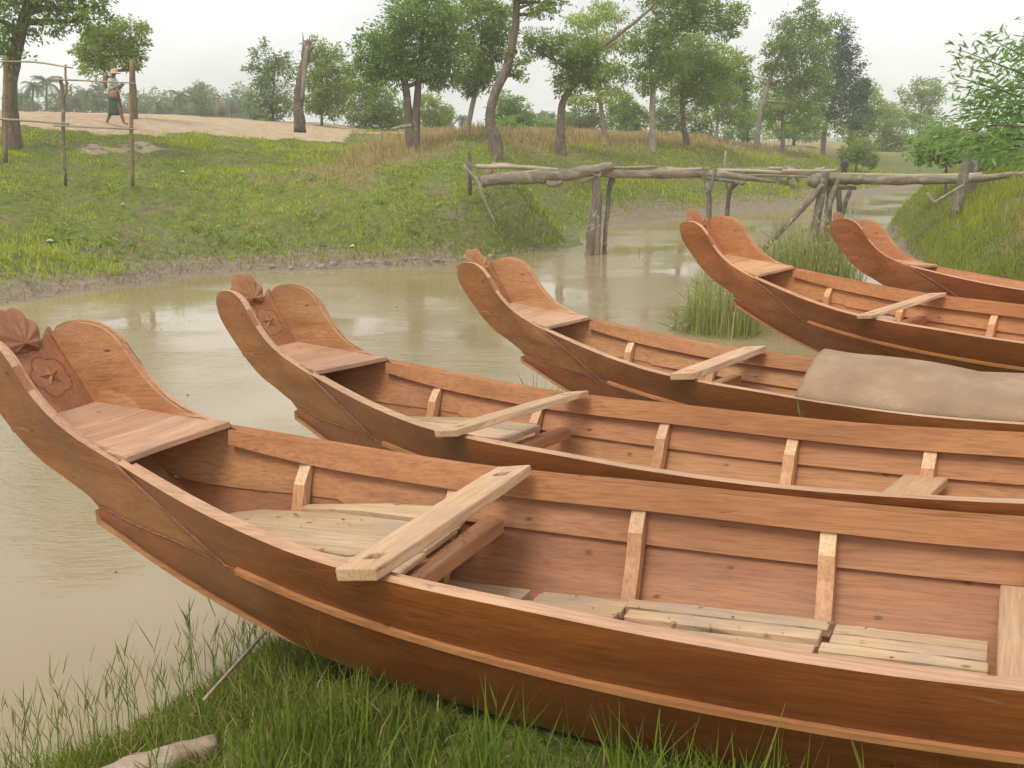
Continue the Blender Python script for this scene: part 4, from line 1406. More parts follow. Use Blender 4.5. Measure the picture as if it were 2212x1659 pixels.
tree('bare_stem_tree', 'tall leaning tree with a long bare pale trunk', 52, [(1634, 322, 16), (1637, 290, 13), (1644, 240, 12), (1656, 200, 11), (1672, 150, 9), (1690, 110, 6), (1720, 60, 4)],
     [(1745, 25, 22, 20), (1730, 55, 34, 22), (1770, 60, 26, 22), (1700, 90, 36, 24), (1750, 95, 40, 28), (1690, 125, 34, 24), (1735, 140, 44, 34), (1665, 165, 22, 18), (1700, 175, 40, 28), (1755, 180, 36, 32), (1740, 215, 36, 28), (1690, 55, 20, 12), (1748, 2, 8, 12), (1675, 95, 20, 12)], 11500, .2, 'leaf', 'pale_bark', G1, seed=11)
tree('dark_tree', 'darkest blue-green dense tree of the row', 60, [(1778, 320, 12), (1781, 285, 10), (1800, 220, 8), (1815, 140, 5)],
     [(1805, 70, 26, 30), (1825, 100, 24, 22), (1800, 120, 32, 28), (1830, 140, 30, 28), (1810, 175, 38, 32), (1835, 195, 32, 28), (1800, 225, 38, 30), (1825, 245, 40, 28), (1860, 210, 22, 26)], 9500, .22, 'leaf_dark', 'bark', G1, seed=12, clump=.23)
tree('medium_tree', 'mid green tree leaning over the dark one from its right', 66, [(1838, 318, 8), (1840, 270, 7), (1850, 220, 4)],
     [(1870, 200, 24, 22), (1880, 230, 22, 24), (1860, 255, 30, 26), (1840, 280, 34, 22), (1885, 262, 18, 18)], 4800, .24, 'leaf', 'bark', G1, seed=13)
tree('short_trunk_tree', 'short-trunked tree between the bare-stem and dark trees', 55, [(1690, 318, 11), (1692, 280, 9), (1690, 240, 6)],
     [(1690, 215, 34, 26), (1665, 235, 28, 24), (1720, 240, 34, 24), (1640, 200, 18, 20), (1750, 255, 30, 22), (1650, 255, 22, 16)], 5600, .21, 'leaf_yellow', 'pale_bark', G1, seed=14)
tree('umbrella_tree', 'flat-topped tree alone against the sky at the right', 85, [(1985, 330, 8), (1986, 290, 6), (1990, 240, 5), (2000, 200, 3)],
     [(2000, 190, 30, 14), (1970, 205, 26, 12), (2015, 210, 22, 14), (1980, 235, 30, 16), (1960, 255, 22, 16), (2000, 265, 26, 18)], 4800, .28, 'leaf', 'bark', G1, seed=15)

# dead broken trunk
sg_ = empty('dead_tree', tuple(at(648, 278, 31)), 'tall dead trunk with a splintered top', 'dead tree')
sg_.location.z = gz(sg_.location.x, sg_.location.y)
for nm, pts, mt, sd2 in (('trunk', [(648, 286, 25), (646, 240, 21), (648, 190, 19), (655, 150, 18), (661, 118, 16)], 'bark', 1), ('bare_wood', [(653, 215, 6), (656, 170, 9), (660, 130, 11), (664, 100, 8)], 'pale_bark', 2)):
    o = log_part(nm, pts, M[mt], sg_, 31 if sd2 == 1 else 30.75, 10, .09, sd2, 16, .4 if sd2 == 1 else 0)
    o.matrix_parent_inverse = Matrix.Translation(-sg_.location)
for i, (a, b, w_) in enumerate([(656, 74, 1.5), (664, 88, 2), (672, 92, 2), (677, 97, 2), (668, 82, 1.5), (679, 104, 2)]):
    o = log_part('splinter', [(656 + 2 * i, 126, 7), ((656 + 2 * i + a) / 2, 106, 6), (a + (a - 664) * .3, b - 4, w_)], M['pale_bark'], sg_, 31 + .05 * (i % 3 - 1), 5, .1, 20 + i, 6)
    o.matrix_parent_inverse = Matrix.Translation(-sg_.location)

o = log_part('fallen_log', [(845, 279, 6), (865, 275, 8), (888, 272, 8)], M['pale_bark'], None, 32.2, 9, .06, 4, 10)
tag(o, 'fallen log lying against the base of the two-trunk tree', 'log')

# bushes and trees behind, each a thing of its own
BG = [  # name, label, depth, trunk base x, y, crown blobs, leaves, size, material
    ('background_tree', 'airy pale tree left of the dead broken trunk', 48, 590, 272, [(575, 125, 24, 24), (600, 150, 26, 26), (570, 165, 26, 26), (590, 200, 34, 30), (560, 225, 26, 26), (610, 235, 28, 26), (625, 125, 12, 14)], 4300, .2, 'leaf_far'),
    ('background_tree', 'tall dark tree just behind the dead broken trunk', 46, 695, 272, [(695, 112, 28, 20), (720, 140, 24, 26), (675, 140, 22, 28), (700, 175, 38, 30), (730, 195, 24, 24), (680, 210, 34, 28), (715, 230, 34, 26)], 6500, .2, 'leaf'),
    ('background_tree', 'bushy tree left of the two-trunk tree', 50, 790, 275, [(775, 205, 32, 22), (815, 215, 34, 26), (780, 240, 40, 24), (840, 245, 32, 24), (760, 180, 22, 16), (810, 265, 40, 18)], 6000, .22, 'leaf'),
    ('background_tree', 'rounded green tree under the two-trunk crown', 52, 925, 280, [(925, 230, 26, 20), (950, 250, 22, 18), (915, 262, 30, 18), (860, 265, 24, 16)], 3000, .22, 'leaf_yellow'),
    ('background_tree', 'domed tree showing right of the S-curved trunk', 60, 1100, 285, [(1100, 215, 22, 18), (1085, 238, 26, 20), (1120, 240, 24, 20), (1100, 262, 36, 18), (1135, 265, 20, 12)], 4000, .24, 'leaf'),
    ('low_bush', 'yellow-green bush at the foot of the S-curved trunk', 45, 1095, 292, [(1095, 272, 20, 14), (1115, 282, 16, 10)], 1300, .18, 'leaf_yellow'),
    ('low_bush', 'dark green bush left of the pale hut roof', 60, 1160, 290, [(1160, 268, 26, 13), (1145, 280, 24, 11), (1185, 278, 20, 10)], 1900, .24, 'leaf'),
    ('low_bush', 'wide low bush between the pale hut roof and leaning trunk', 62, 1215, 292, [(1225, 262, 24, 11), (1250, 272, 24, 12), (1215, 280, 22, 10)], 2000, .24, 'leaf'),
    ('background_tree', 'bush-like tree between the tiered tree and tall tree', 56, 1350, 295, [(1345, 225, 22, 18), (1365, 245, 22, 20), (1335, 252, 24, 18), (1355, 272, 30, 16), (1385, 255, 14, 20)], 3800, .23, 'leaf'),
    ('background_tree', 'small tree just left of the tiered tree', 58, 1275, 295, [(1265, 250, 22, 18), (1280, 270, 26, 14), (1245, 275, 20, 12)], 2200, .23, 'leaf_far'),
    ('background_tree', 'leafy tree filling the gap behind the straight trunks', 58, 1440, 302, [(1440, 235, 26, 22), (1425, 262, 24, 18), (1455, 270, 24, 16), (1500, 262, 26, 20), (1520, 280, 26, 14)], 3600, .23, 'leaf'),
    ('background_tree', 'low dark tree right of the pale-edged tree', 64, 1615, 308, [(1610, 250, 22, 24), (1622, 280, 22, 16), (1590, 285, 22, 14)], 2600, .25, 'leaf'),
    ('background_tree', 'low foliage tree between the pale trunks right of centre', 66, 1715, 312, [(1715, 275, 32, 16), (1745, 290, 28, 14), (1670, 285, 22, 14)], 2800, .25, 'leaf_yellow'),
    ('low_bush', 'rounded dark bush on the slope above the grazing animal', 52, 1850, 350, [(1850, 325, 24, 16), (1868, 340, 20, 14), (1835, 338, 16, 12), (1880, 352, 12, 8)], 2600, .2, 'leaf'),
    ('background_tree', 'leafy tree beside the creek bend, right of the dark bush', 75, 1915, 335, [(1915, 255, 26, 22), (1935, 285, 28, 24), (1905, 300, 26, 22), (1945, 315, 26, 18), (1925, 335, 24, 14)], 4600, .27, 'leaf'),
    ('background_tree', 'slim far tree left of the flat-topped tree', 95, 1925, 330, [(1922, 235, 12, 14), (1925, 255, 14, 14)], 900, .3, 'leaf_far'),
    ('background_tree', 'bluish far tree below the flat-topped tree', 80, 2010, 340, [(2010, 290, 30, 22), (1985, 310, 26, 18), (2035, 305, 26, 20), (2005, 325, 30, 14)], 3800, .28, 'leaf'),
    ('background_tree', 'far tree hidden behind the right-hand branches', 70, 2150, 345, [(2080, 300, 34, 20), (2120, 310, 30, 20), (2160, 300, 34, 26), (2200, 290, 30, 30), (2190, 325, 34, 16), (2130, 330, 34, 12)], 4800, .26, 'leaf'),
]
for i, (nm, lab, dd, bx, by, bl_, nl, ls_, mt) in enumerate(BG):
    top = min(b[1] for b in bl_)
    tree(nm, lab, dd, [(bx, by, 7 if 'tree' in nm else 4), (bx + 1, (by + top) / 2, 5), (bx + 2, top + 12, 2)], bl_, nl, ls_, mt, 'bark', 'trees and bushes behind the far bank', seed=40 + i, cat='tree' if 'tree' in nm else 'bush', limbs='tree' in nm)

# far tree line on the plain, left: pale crowns and coconut palms
FARROW = [(255, 225, 20, 18), (120, 226, 20, 14), (295, 228, 16, 14), (362, 226, 18, 18), (430, 210, 16, 16), (455, 222, 18, 18), (60, 226, 18, 14), (530, 232, 20, 18), (150, 212, 20, 16), (185, 218, 20, 12), (320, 222, 22, 20), (410, 215, 24, 20), (440, 228, 18, 16), (390, 235, 20, 14), (520, 212, 18, 24), (545, 245, 20, 16), (215, 205, 12, 16), (30, 222, 16, 14), (470, 240, 16, 14), (495, 235, 16, 16),
          (955, 262, 16, 16), (1180, 262, 12, 10), (560, 255, 22, 12)]
for i, (x_, y_, rx_, ry_) in enumerate(FARROW):
    tree('distant_tree', ['hazy distant tree %s' % q for q in (
        'right behind the legs of the walking person', 'filling the gap left of the first fence post', 'under the small bright green tree', 'between two palms right of the fence', 'with a narrow top in the middle of the left row', 'bushy and round left of the dry palms', 'at the foot of the two left palms', 'just left of the airy pale tree',
        'between the fence posts at left', 'right of the left palms', 'just right of the small tree trunk', 'with a pale crown between the small tree and dead palms', 'at the middle of the far left row',
        'low in the gap before the dry palms', 'tall and pale, left of the airy tree', 'low beside the airy pale tree', 'close behind the walking person', 'beside the large left trunk', 'right next to the dry ragged palm', 'just after the dry ragged palm',
        'left of the slender pale trunk', 'left of the pale hut roof', 'lowest below the airy tree')][i], 110 + 9 * (i % 4), [(x_, 262, 4), (x_, y_ + 5, 3), (x_ + 1, y_ - 6, 1.5)],
         [(x_, y_ - 5, rx_ * 1.0, ry_ * 1.15), (x_ - rx_ * .5, y_ + ry_ * .6, rx_ * .6, ry_ * .7), (x_ + rx_ * .6, y_ + ry_ * .5, rx_ * .6, ry_ * .7), (x_, y_ + ry_ * 1.3, rx_, ry_ * .8)], 1100, .5, 'leaf_far', 'bark', 'distant trees behind the sand road', seed=80 + i, limbs=False)


def palm(label, depth, x_, ytop, ybase, size, mat='palm', seed=0, n=13, droop=1.0, name='coconut_palm'):
    rg_ = np.random.default_rng(seed + 500)
    b = at(x_, ybase, depth)
    zg = min(gz(b[0], b[1]), b[2])
    root = empty(name, (b[0], b[1], zg), label, 'palm', 'distant palms')
    inv = Matrix.Translation(-root.location)
    tp = at(x_ + rg_.uniform(-3, 3), ytop, depth)
    mb = MB().tube(resample([(b[0], b[1], zg - .2), (b + tp) / 2 + rg_.normal(0, .1, 3), tp], 8), np.linspace(.16, .09, 8), 6, .03, seed)
    o = mb.build('trunk', M['bark'], root, True); o.matrix_parent_inverse = inv
    L = px(size, depth)
    V, F, T = [], [], []
    for i in range(n):
        az = 2 * math.pi * i / n + rg_.uniform(-.25, .25)
        el = rg_.uniform(-.35, 1.15) if droop == 1 else rg_.uniform(-.7, .5)
        hd = np.array([math.cos(az), math.sin(az), 0])
        P = []
        q, dd = tp.copy(), el
        for s_ in range(10):
            P.append(q.copy())
            q = q + (hd * math.cos(dd) + np.array([0, 0, math.sin(dd)])) * L / 9
            dd -= .19 * droop
        tn = rg_.uniform(.15, .9)
        sdv = np.cross(hd, [0, 0, 1])
        for s_ in range(1, 10):
            ln = L * .34 * math.sin(math.pi * (.12 + .8 * s_ / 10))
            for sg in (-1, 1):
                for e in (0, .5):
                    a0 = P[s_ - 1] * (1 - e) + P[s_] * e
                    a1 = a0 + (P[s_] - P[s_ - 1]) * .42
                    tip = a0 + sdv * sg * ln * .75 + (P[s_] - P[s_ - 1]) * .9 + np.array([0, 0, -ln * .55])
                    k = len(V)
                    V += [a0, a1, tip]; F.append((k, k + 1, k + 2)); T.append(np.clip(tn + rg_.normal(0, .12), 0, 1))
    o = link('fronds', np_mesh('fronds', np.array(V), np.array(F), {'tint': ('FACE', np.array(T))}), M[mat], root)
    o.matrix_parent_inverse = inv


for i, (x_, yt, sz, lab, mt, dr) in enumerate([
    (72, 192, 26, 'palm nearest the large left trunk', 'palm', 1.), (98, 186, 30, 'tallest palm left of the fence', 'palm', 1.), (167, 222, 24, 'low palm hidden behind the left fence post', 'palm', 1.),
    (188, 205, 18, 'palm with a slim crown right of the fence fork', 'palm', 1.), (344, 228, 26, 'palm right of the small tree trunk', 'palm', 1.), (364, 240, 24, 'low palm with drooping fronds in the left row', 'palm', 1.),
    (388, 212, 22, 'palm with long side fronds above the left row', 'palm', 1.), (478, 228, 26, 'ragged dry palm left of the airy tree', 'palm_dry', 1.6), (500, 222, 24, 'second ragged palm beside the dry one', 'palm_dry', 1.3),
    (962, 248, 22, 'palm left of the slender pale trunk', 'palm', 1.), (1000, 262, 20, 'low palm at the foot of the slender pale trunk', 'palm', 1.), (45, 215, 22, 'palm half hidden by the large left trunk', 'palm', 1.), (1228, 248, 18, 'ragged little palm right of the domed tree', 'palm_dry', 1.3)]):
    palm(lab, 95 + 5 * (i % 3), x_, yt - 6, 262, sz * 1.25, mt, i, 18, dr)

# near tree at the right edge, with long willow-like leaves
nb = at(2400, 520, 12.5)
rt = empty('leaning_leafy_tree', (nb[0], nb[1], gz(nb[0], nb[1])), 'near tree with long narrow leaves reaching in from the right edge', 'tree')
inv = Matrix.Translation(-rt.location)
mb = MB()
rg = np.random.default_rng(77)
mb.tube(resample([(nb[0], nb[1], rt.location.z - .2), at(2390, 400, 12.4), at(2360, 260, 12.3), at(2350, 120, 12.2), at(2370, 20, 12.2)], 16), np.linspace(.12, .05, 16), 9, .06, 3)
C, D, T, LL = [], [], [], []
BRN = [((2360, 200), (2230, 130), (2135, 82)), ((2360, 210), (2240, 170), (2080, 110)), ((2355, 240), (2230, 215), (2065, 165)), ((2355, 250), (2250, 240), (2120, 200)), ((2370, 280), (2240, 285), (2110, 250)), ((2360, 300), (2220, 290), (2060, 305)),
       ((2380, 330), (2200, 300), (2000, 330)), ((2380, 340), (2160, 310), (1985, 285)), ((2360, 120), (2260, 95), (2180, 110)), ((2355, 180), (2270, 150), (2190, 175)), ((2370, 300), (2180, 260), (2040, 255)), ((2360, 270), (2240, 210), (2170, 240)),
       ((2380, 330), (2200, 325), (2080, 335)), ((2350, 140), (2280, 60), (2240, 70)), ((2380, 360), (2250, 330), (2160, 320)), ((2370, 310), (2150, 270), (2010, 300)), ((2355, 230), (2200, 190), (2105, 215)), ((2360, 260), (2190, 235), (2070, 225))]
for i, br_ in enumerate(BRN):
    dd = 12.3 + rg.uniform(-.7, .7)
    P = resample([at(a, b, dd + .25 * k) for k, (a, b) in enumerate(br_)], 26)
    mb.tube(P, np.linspace(.022, .004, 26), 5, 0, i)
    low = br_[2][1] > 240
    for k in range(6, 26):
        for q in range(10 if k > 12 else 5):
            tw = P[k] + rg.normal(0, .10 + .02 * (25 - k) / 10, 3)
            d0 = (P[min(k + 1, 25)] - P[max(k - 1, 0)]); d0 /= np.linalg.norm(d0) + 1e-9
            C.append(tw); D.append(d0 * .8 + rg.normal(0, .6, 3) + np.array([0, 0, -.35])); T.append(np.clip(rg.normal(.75 if low else .5, .2), 0, 1)); LL.append(rg.uniform(.07, .15))
o = mb.build('trunk', M['bark'], rt, True); o.matrix_parent_inverse = inv
LL = np.array(LL)
o = link('foliage', leaf_mesh('foliage', np.array(C), np.array(D), LL, LL * .24, np.array(T), seed=5), M['leaf_near'], rt); o.matrix_parent_inverse = inv
tree('leafy_shrub', 'fresh yellow-green shrub below the right-hand branches', 24, [(2045, 372, 5), (2045, 340, 4), (2050, 310, 2)],
     [(2000, 318, 30, 18), (2040, 300, 32, 20), (2080, 310, 34, 24), (2030, 335, 34, 18), (2120, 325, 34, 24), (2080, 345, 34, 16), (1975, 338, 16, 10), (2140, 300, 28, 20), (2160, 340, 30, 16)], 2600, .17, 'leaf_near', 'bark', seed=99, cat='shrub')
# hut roofs far behind
for (x_, y_, w_, h_, dd, lab) in [(1375, 284, 40, 12, 70, 'thatched hut roof between the tiered tree and tall tree'), (1192, 289, 26, 7, 66, 'low pale thatched hut roof behind the bank grass')]:
    c0 = at(x_, y_, dd); hw, hh = px(w_, dd) / 2, px(h_, dd)
    h0 = empty('hut', (c0[0], c0[1], gz(c0[0], c0[1])), lab, 'hut')
    zb = c0[2] - hh * .6
    V = [(-hw, -1.6, zb), (hw, -1.6, zb), (hw, 1.6, zb), (-hw, 1.6, zb), (-hw * .8, 0, zb + hh * 1.5), (hw * .8, 0, zb + hh * 1.5)]
    V = [(a + c0[0], b + c0[1], z_) for a, b, z_ in V]
    o = link('roof', pydata('roof', V, [(0, 1, 5, 4), (2, 3, 4, 5), (1, 2, 5), (3, 0, 4), (3, 2, 1, 0)]), plain('thatch', (.40, .31, .24), .9, .3, 6.0), h0); o.matrix_parent_inverse = Matrix.Translation(-h0.location)
    o = link('wall', pydata('hw', *box_vf(c0[0] - hw * .8, c0[0] + hw * .8, c0[1] - 1.2, c0[1] + 1.2, h0.location.z - .3, zb + .1)), plain('woven wall', (.28, .21, .14), .9, .3, 6.0), h0); o.matrix_parent_inverse = Matrix.Translation(-h0.location)


# ------------------------------------------------------------------ walking person
def skinned(name, verts, edges, radii, root_i, sub=2):
    me = bpy.data.meshes.new(name)
    me.from_pydata([tuple(v) for v in verts], edges, [])
    o = bpy.data.objects.new(name, me)
    COL.objects.link(o)
    md = o.modifiers.new('skin', 'SKIN')
    md.use_smooth_shade = True
    for i, r in enumerate(radii):
        sv = me.skin_vertices[0].data[i]
        sv.radius = (r, r) if not isinstance(r, tuple) else r
        sv.use_root = i == root_i
    sb = o.modifiers.new('sub', 'SUBSURF')
    sb.levels = sb.render_levels = sub
    dg = bpy.context.evaluated_depsgraph_get()
    m2 = bpy.data.meshes.new_from_object(o.evaluated_get(dg))
    bpy.data.objects.remove(o)
    return m2


PD = 32.0
pb = at(248, 254, PD)
pz = gz(pb[0], pb[1])
M['skin'] = plain('brown skin', (.24, .13, .085), .6, .1)
M['shirt'] = plain('pale grey shirt', (.50, .52, .48), .85, .15)
M['sarong'] = plain('dark green sarong', (.060, .088, .056), .85, .3)
M['bag'] = plain('faded orange bag', (.36, .17, .12), .85, .25)
M['straw'] = plain('straw hat', (.55, .42, .24), .85, .2, 30)
M['basket'] = plain('brown basket', (.26, .13, .06), .85, .3, 30)
pr = empty('person', (pb[0], pb[1], pz), 'person in straw hat and green sarong walking along the sand road', 'person')
V = [(.04, 0, .90), (.03, 0, 1.08), (.02, 0, 1.26), (.045, 0, 1.37), (.07, 0, 1.43), (.085, 0, 1.50), (.10, 0, 1.585)]
E_ = [(0, 1), (1, 2), (2, 3), (3, 4), (4, 5), (5, 6)]
Rr = [(.13, .10), (.125, .09), (.14, .095), .085, .052, (.078, .072), (.075, .07)]


def chain(pts, rads, start):
    p = start
    for q, r in zip(pts, rads):
        V.append(q); Rr.append(r); E_.append((p, len(V) - 1)); p = len(V) - 1
    return p


for sg in (-1, 1):
    w_ = chain([(.02, sg * .16, 1.335), (.01 + .05 * (sg > 0), sg * .21, 1.10), (.15, sg * .17, 1.085), (.265, sg * .11, 1.17)], [.058, .045, .038, .027], 3)
    pl = chain([(.30, sg * .10, 1.195)], [.030], w_)
    for k, (dx, dy, dz) in enumerate([(.055, -.03, .035), (.065, -.012, .045), (.068, .008, .045), (.058, .026, .035)]):
        chain([(.30 + dx * .6, sg * .10 + dy, 1.195 + dz * .55), (.30 + dx, sg * .10 + dy * 1.1, 1.195 + dz * .7)], [.010, .008], pl)
    chain([(.30, sg * .10 - sg * .035, 1.225), (.315, sg * .10 - sg * .045, 1.25)], [.011, .009], pl)
# hips, legs mid-stride
for sg, kn, an, toe in ((-1, (.19, -.08, .50), (.295, -.075, .075), (.43, -.075, .035)), (1, (-.10, .08, .47), (-.285, .075, .11), (-.20, .075, .03))):
    chain([(.04, sg * .09, .86), kn, tuple(np.array(kn) * .45 + np.array(an) * .55), an, toe], [.095, .062, .052, .038, .03], 0)
bodymesh = skinned('body', V, E_, Rr, 0)
o = link('body', bodymesh, M['skin'], pr, True)


def loft(rings, seg=20):
    """rings: centre, rx, ry"""
    V, F = [], []
    for (c, rx_, ry_) in rings:
        for j in range(seg):
            a = 2 * math.pi * j / seg
            V.append((c[0] + rx_ * math.cos(a), c[1] + ry_ * math.sin(a), c[2]))
    for i in range(len(rings) - 1):
        for j in range(seg): F.append((i * seg + j, i * seg + (j + 1) % seg, (i + 1) * seg + (j + 1) % seg, (i + 1) * seg + j))
    F += [tuple(range(seg))[::-1], tuple((len(rings) - 1) * seg + j for j in range(seg))]
    return V, F


mb = MB().add(*loft([((.03, 0, .98), .155, .175), ((.025, 0, 1.08), .150, .165), ((.02, 0, 1.2), .16, .175), ((.025, 0, 1.30), .150, .18), ((.035, 0, 1.37), .11, .14), ((.05, 0, 1.405), .06, .07)]))
for sg in (-1, 1):
    mb.tube(resample([(.025, sg * .13, 1.34), (.015, sg * .195, 1.23), (.012 + .05 * (sg > 0), sg * .215, 1.09), (.10, sg * .19, 1.085)], 8), [.075, .075, .072, .068, .064, .06, .055, .052], 12, .04, sg + 3)
mb.build('shirt', M['shirt'], pr, True)
link('sarong', pydata('sarong', *loft([((.03, 0, 1.0), .145, .165), ((.035, 0, .92), .165, .18), ((.04, 0, .78), .175, .19), ((.045, 0, .60), .19, .185), ((.045, 0, .45), .21, .18), ((.035, 0, .31), .225, .175), ((.035, 0, .30), .20, .15)])), M['sarong'], pr, True)
V, F = loft([((.09, 0, 1.515), .20, .20), ((.09, 0, 1.53), .195, .195), ((.09, 0, 1.553), .105, .105), ((.09, 0, 1.60), .092, .092), ((.09, 0, 1.64), .075, .075), ((.09, 0, 1.662), .035, .035)], 22)
link('straw_hat', pydata('hat', V, F), M['straw'], pr, True)
V, F = loft([((.09, -.17, .80), .10, .05), ((.085, -.185, .86), .135, .075), ((.075, -.185, .95), .13, .07), ((.06, -.18, 1.03), .09, .045)], 16)
bg_ = tag(link('shoulder_bag', pydata('bag', V, F), M['bag']), 'faded orange shoulder bag on the hip of the walking person', 'bag')
bg_.location = pr.location
V, F = loft([((-.17, .02, 1.10), .05, .08), ((-.18, .02, 1.18), .085, .12), ((-.17, .02, 1.32), .10, .14), ((-.15, .02, 1.44), .08, .12), ((-.14, .02, 1.47), .05, .08)], 16)
bk = tag(link('back_basket', pydata('bk', V, F), M['basket']), 'brown basket on the back of the walking person', 'basket')
bk.location = pr.location


# ------------------------------------------------------------------ grazing animals
def calf_mesh(scale, head_down=True):
    V = [(0, 0, .72), (-.28, 0, .73), (.26, 0, .72), (.45, 0, .74), (.62, 0, .55 if head_down else .85), (.72, 0, .30 if head_down else .92), (.80, 0, .16 if head_down else .84)]
    E2 = [(0, 1), (0, 2), (2, 3), (3, 4), (4, 5), (5, 6)]
    R2 = [(.22, .20), (.20, .19), (.20, .19), .14, .105, .095, .06]

    def ch(pts, rads, st):
        p = st
        for q, r in zip(pts, rads):
            V.append(q); R2.append(r); E2.append((p, len(V) - 1)); p = len(V) - 1
    for sg in (-1, 1):
        ch([(-.32, sg * .11, .62), (-.27, sg * .12, .45), (-.37, sg * .12, .28), (-.35, sg * .12, .03)], [.12, .085, .048, .042], 1)
        ch([(.28, sg * .11, .56), (.29, sg * .11, .30), (.28, sg * .11, .03)], [.095, .052, .042], 2)
        ch([(.62, sg * .10, .46 if head_down else .98), (.60, sg * .17, .45 if head_down else 1.0)], [.03, .02], 5)
    ch([(-.46, 0, .80), (-.53, 0, .62), (-.53, .02, .40)], [.03, .022, .026], 1)
    m = skinned('calf', V, E2, R2, 0)
    for v in m.vertices: v.co *= scale
    return m


M['hide'] = plain('dark grey hide', (.055, .052, .055), .7, .3)
M['hide_pale'] = plain('grey hide', (.20, .20, .21), .75, .3)
cm = calf_mesh(.86)
for x_, y_, rot, mt, lab in [(1823, 378, 1.25, 'hide', 'dark grey calf grazing above the bridge, seen from behind'), (1693, 402, .35, 'hide_pale', 'pale grey calf half hidden behind the bridge poles')]:
    h_ = hit(x_, y_)
    o = link('grazing_calf', cm.copy(), M[mt], None, True)
    o.location = (h_[0], h_[1], h_[2] - .01)
    o.rotation_euler = (0, 0, rot)
    tag(o, lab, 'calf', 'animals grazing on the far bank')


# ------------------------------------------------------------------ grasses
def blades(name, B, H, Wd, lean, tint, mat, curl=.35, seed=0):
    """B base points (n,3) -> three-triangle blades"""
    rg_ = np.random.default_rng(seed)
    n = len(B)
    az = rg_.uniform(0, 2 * math.pi, n)
    hd = np.stack([np.cos(az), np.sin(az), np.zeros(n)], 1)
    az2 = az + rg_.uniform(.6, 2.5, n)
    sdv = np.stack([np.cos(az2), np.sin(az2), np.zeros(n)], 1) * (Wd / 2)[:, None]
    ln = (lean * rg_.uniform(.2, 1.0, n))[:, None]
    up = np.array([0, 0, 1.0])
    m = B + up * (H * .55)[:, None] + hd * ln * (H * .35)[:, None]
    tp = B + up * (H * (1 - curl * ln[:, 0] * .5))[:, None] + hd * ln * (H * .95)[:, None]
    V = np.stack([B - sdv, B + sdv, m + sdv * .8, m - sdv * .8, tp], 1).reshape(-1, 3)
    k = np.arange(n)[:, None] * 5
    F = np.concatenate([k + np.array([0, 1, 2]), k + np.array([0, 2, 3]), k + np.array([3, 2, 4])], 1).reshape(-1, 3)
    return link(name, np_mesh(name, V, F, {'tint': ('FACE', np.repeat(tint, 3))}), M[mat])


def scatter(n, x0, x1, y0, y1, rg_):
    x, y = rg_.uniform(x0, x1, n), rg_.uniform(y0, y1, n)
    z, dn, df = ground(x, y, True)
    return x, y, z, dn, df


def in_view(x, y, z, margin=80):
    d = y * math.cos(TILT) - (z - CAM_H) * math.sin(TILT)
    v = y * math.sin(TILT) + (z - CAM_H) * math.cos(TILT)
    d = np.maximum(d, .01)
    a, b = W / 2 + FPX * x / d, HH / 2 - FPX * v / d
    return (d > .3) & (a > -margin) & (a < W + margin) & (b > -margin) & (b < HH + margin * 2)




def clear_of_boats(x, y, z, pad=.06, tall=.2, rail=False):
    """no blade where a hull rests on or just over the ground"""
    ok = np.ones(len(x), bool)
    for p in POSE:
        c, s_ = math.cos(p[3]), math.sin(p[3])
        a, b = (x - p[0]) * c + (y - p[1]) * s_, -(x - p[0]) * s_ + (y - p[1]) * c
        w = np.interp(a, S_W[0], S_W[1], left=-1, right=-1) if rail else np.interp(a, S_C, S_CT, left=-1, right=-1)
        zb = p[2] + a * p[4] + np.interp(a, S_C, S_CZ)
        ok &= ~((np.abs(b) < w + pad) & (zb - z < tall))
    return ok


rg = np.random.default_rng(21)
# foreground turf: tufts
x, y, z, dn, df = scatter(150000, -3.6, 3.6, 1.6, 5.2, rg)
k = (dn > .10) & in_view(x, y, z, 160) & clear_of_boats(x, y, z) & (rg.random(len(x)) < (.15 + .85 * sm(dn, .15, .7))) & (rg.random(len(x)) < .35 + .65 * sm(fbm(x * 3, y * 3, 71) + .5, .3, .6))
x, y, z, dn = x[k], y[k], z[k], dn[k]
pt = fbm(x * 2.2, y * 2.2, 72)
H = rg.uniform(.05, .135, len(x)) * (1 + 1.0 * np.clip(pt * 2, -.4, .8)) 
tag(blades('foreground_grass', np.stack([x, y, z - .01], 1), H, rg.uniform(.0028, .0062, len(x)), np.full(len(x), .9), np.clip(.45 + pt * .9 + rg.normal(0, .2, len(x)), 0, 1), 'grass', seed=1),
    'fine green grass under the nearest boat', 'grass', kind='stuff')
j = rg.random(len(x)) < .22
tag(blades('dry_foreground_grass', np.stack([x, y, z - .01], 1)[j], H[j] * .9, rg.uniform(.003, .006, j.sum()), np.full(j.sum(), 1.1), rg.random(j.sum()), 'grass_dry', seed=2), 'dead straw-coloured blades in the near grass', 'grass', kind='stuff')
x, y, z, dn, df = scatter(60000, -2.2, 2.6, 1.5, 4.4, rg)
p_ = POSE[0]
la, lb_ = (x - p_[0]) * math.cos(p_[3]) + (y - p_[1]) * math.sin(p_[3]), -(x - p_[0]) * math.sin(p_[3]) + (y - p_[1]) * math.cos(p_[3])
wl = np.interp(la, S_W[0], S_W[1]) - .06
k = (dn > .35) & (lb_ < -(wl + .10)) & (lb_ > -(wl + .55)) & (la > .9) & (rg.random(len(x)) < .16 + .5 * sm(fbm(x * 3.1, y * 3.1, 77), .0, .25))
q = np.stack([x, y, z - .01], 1)[k]
hq = rg.uniform(.10, .27, len(q)) * (1 + .42 * sm(la[k], 1.2, 2.2))
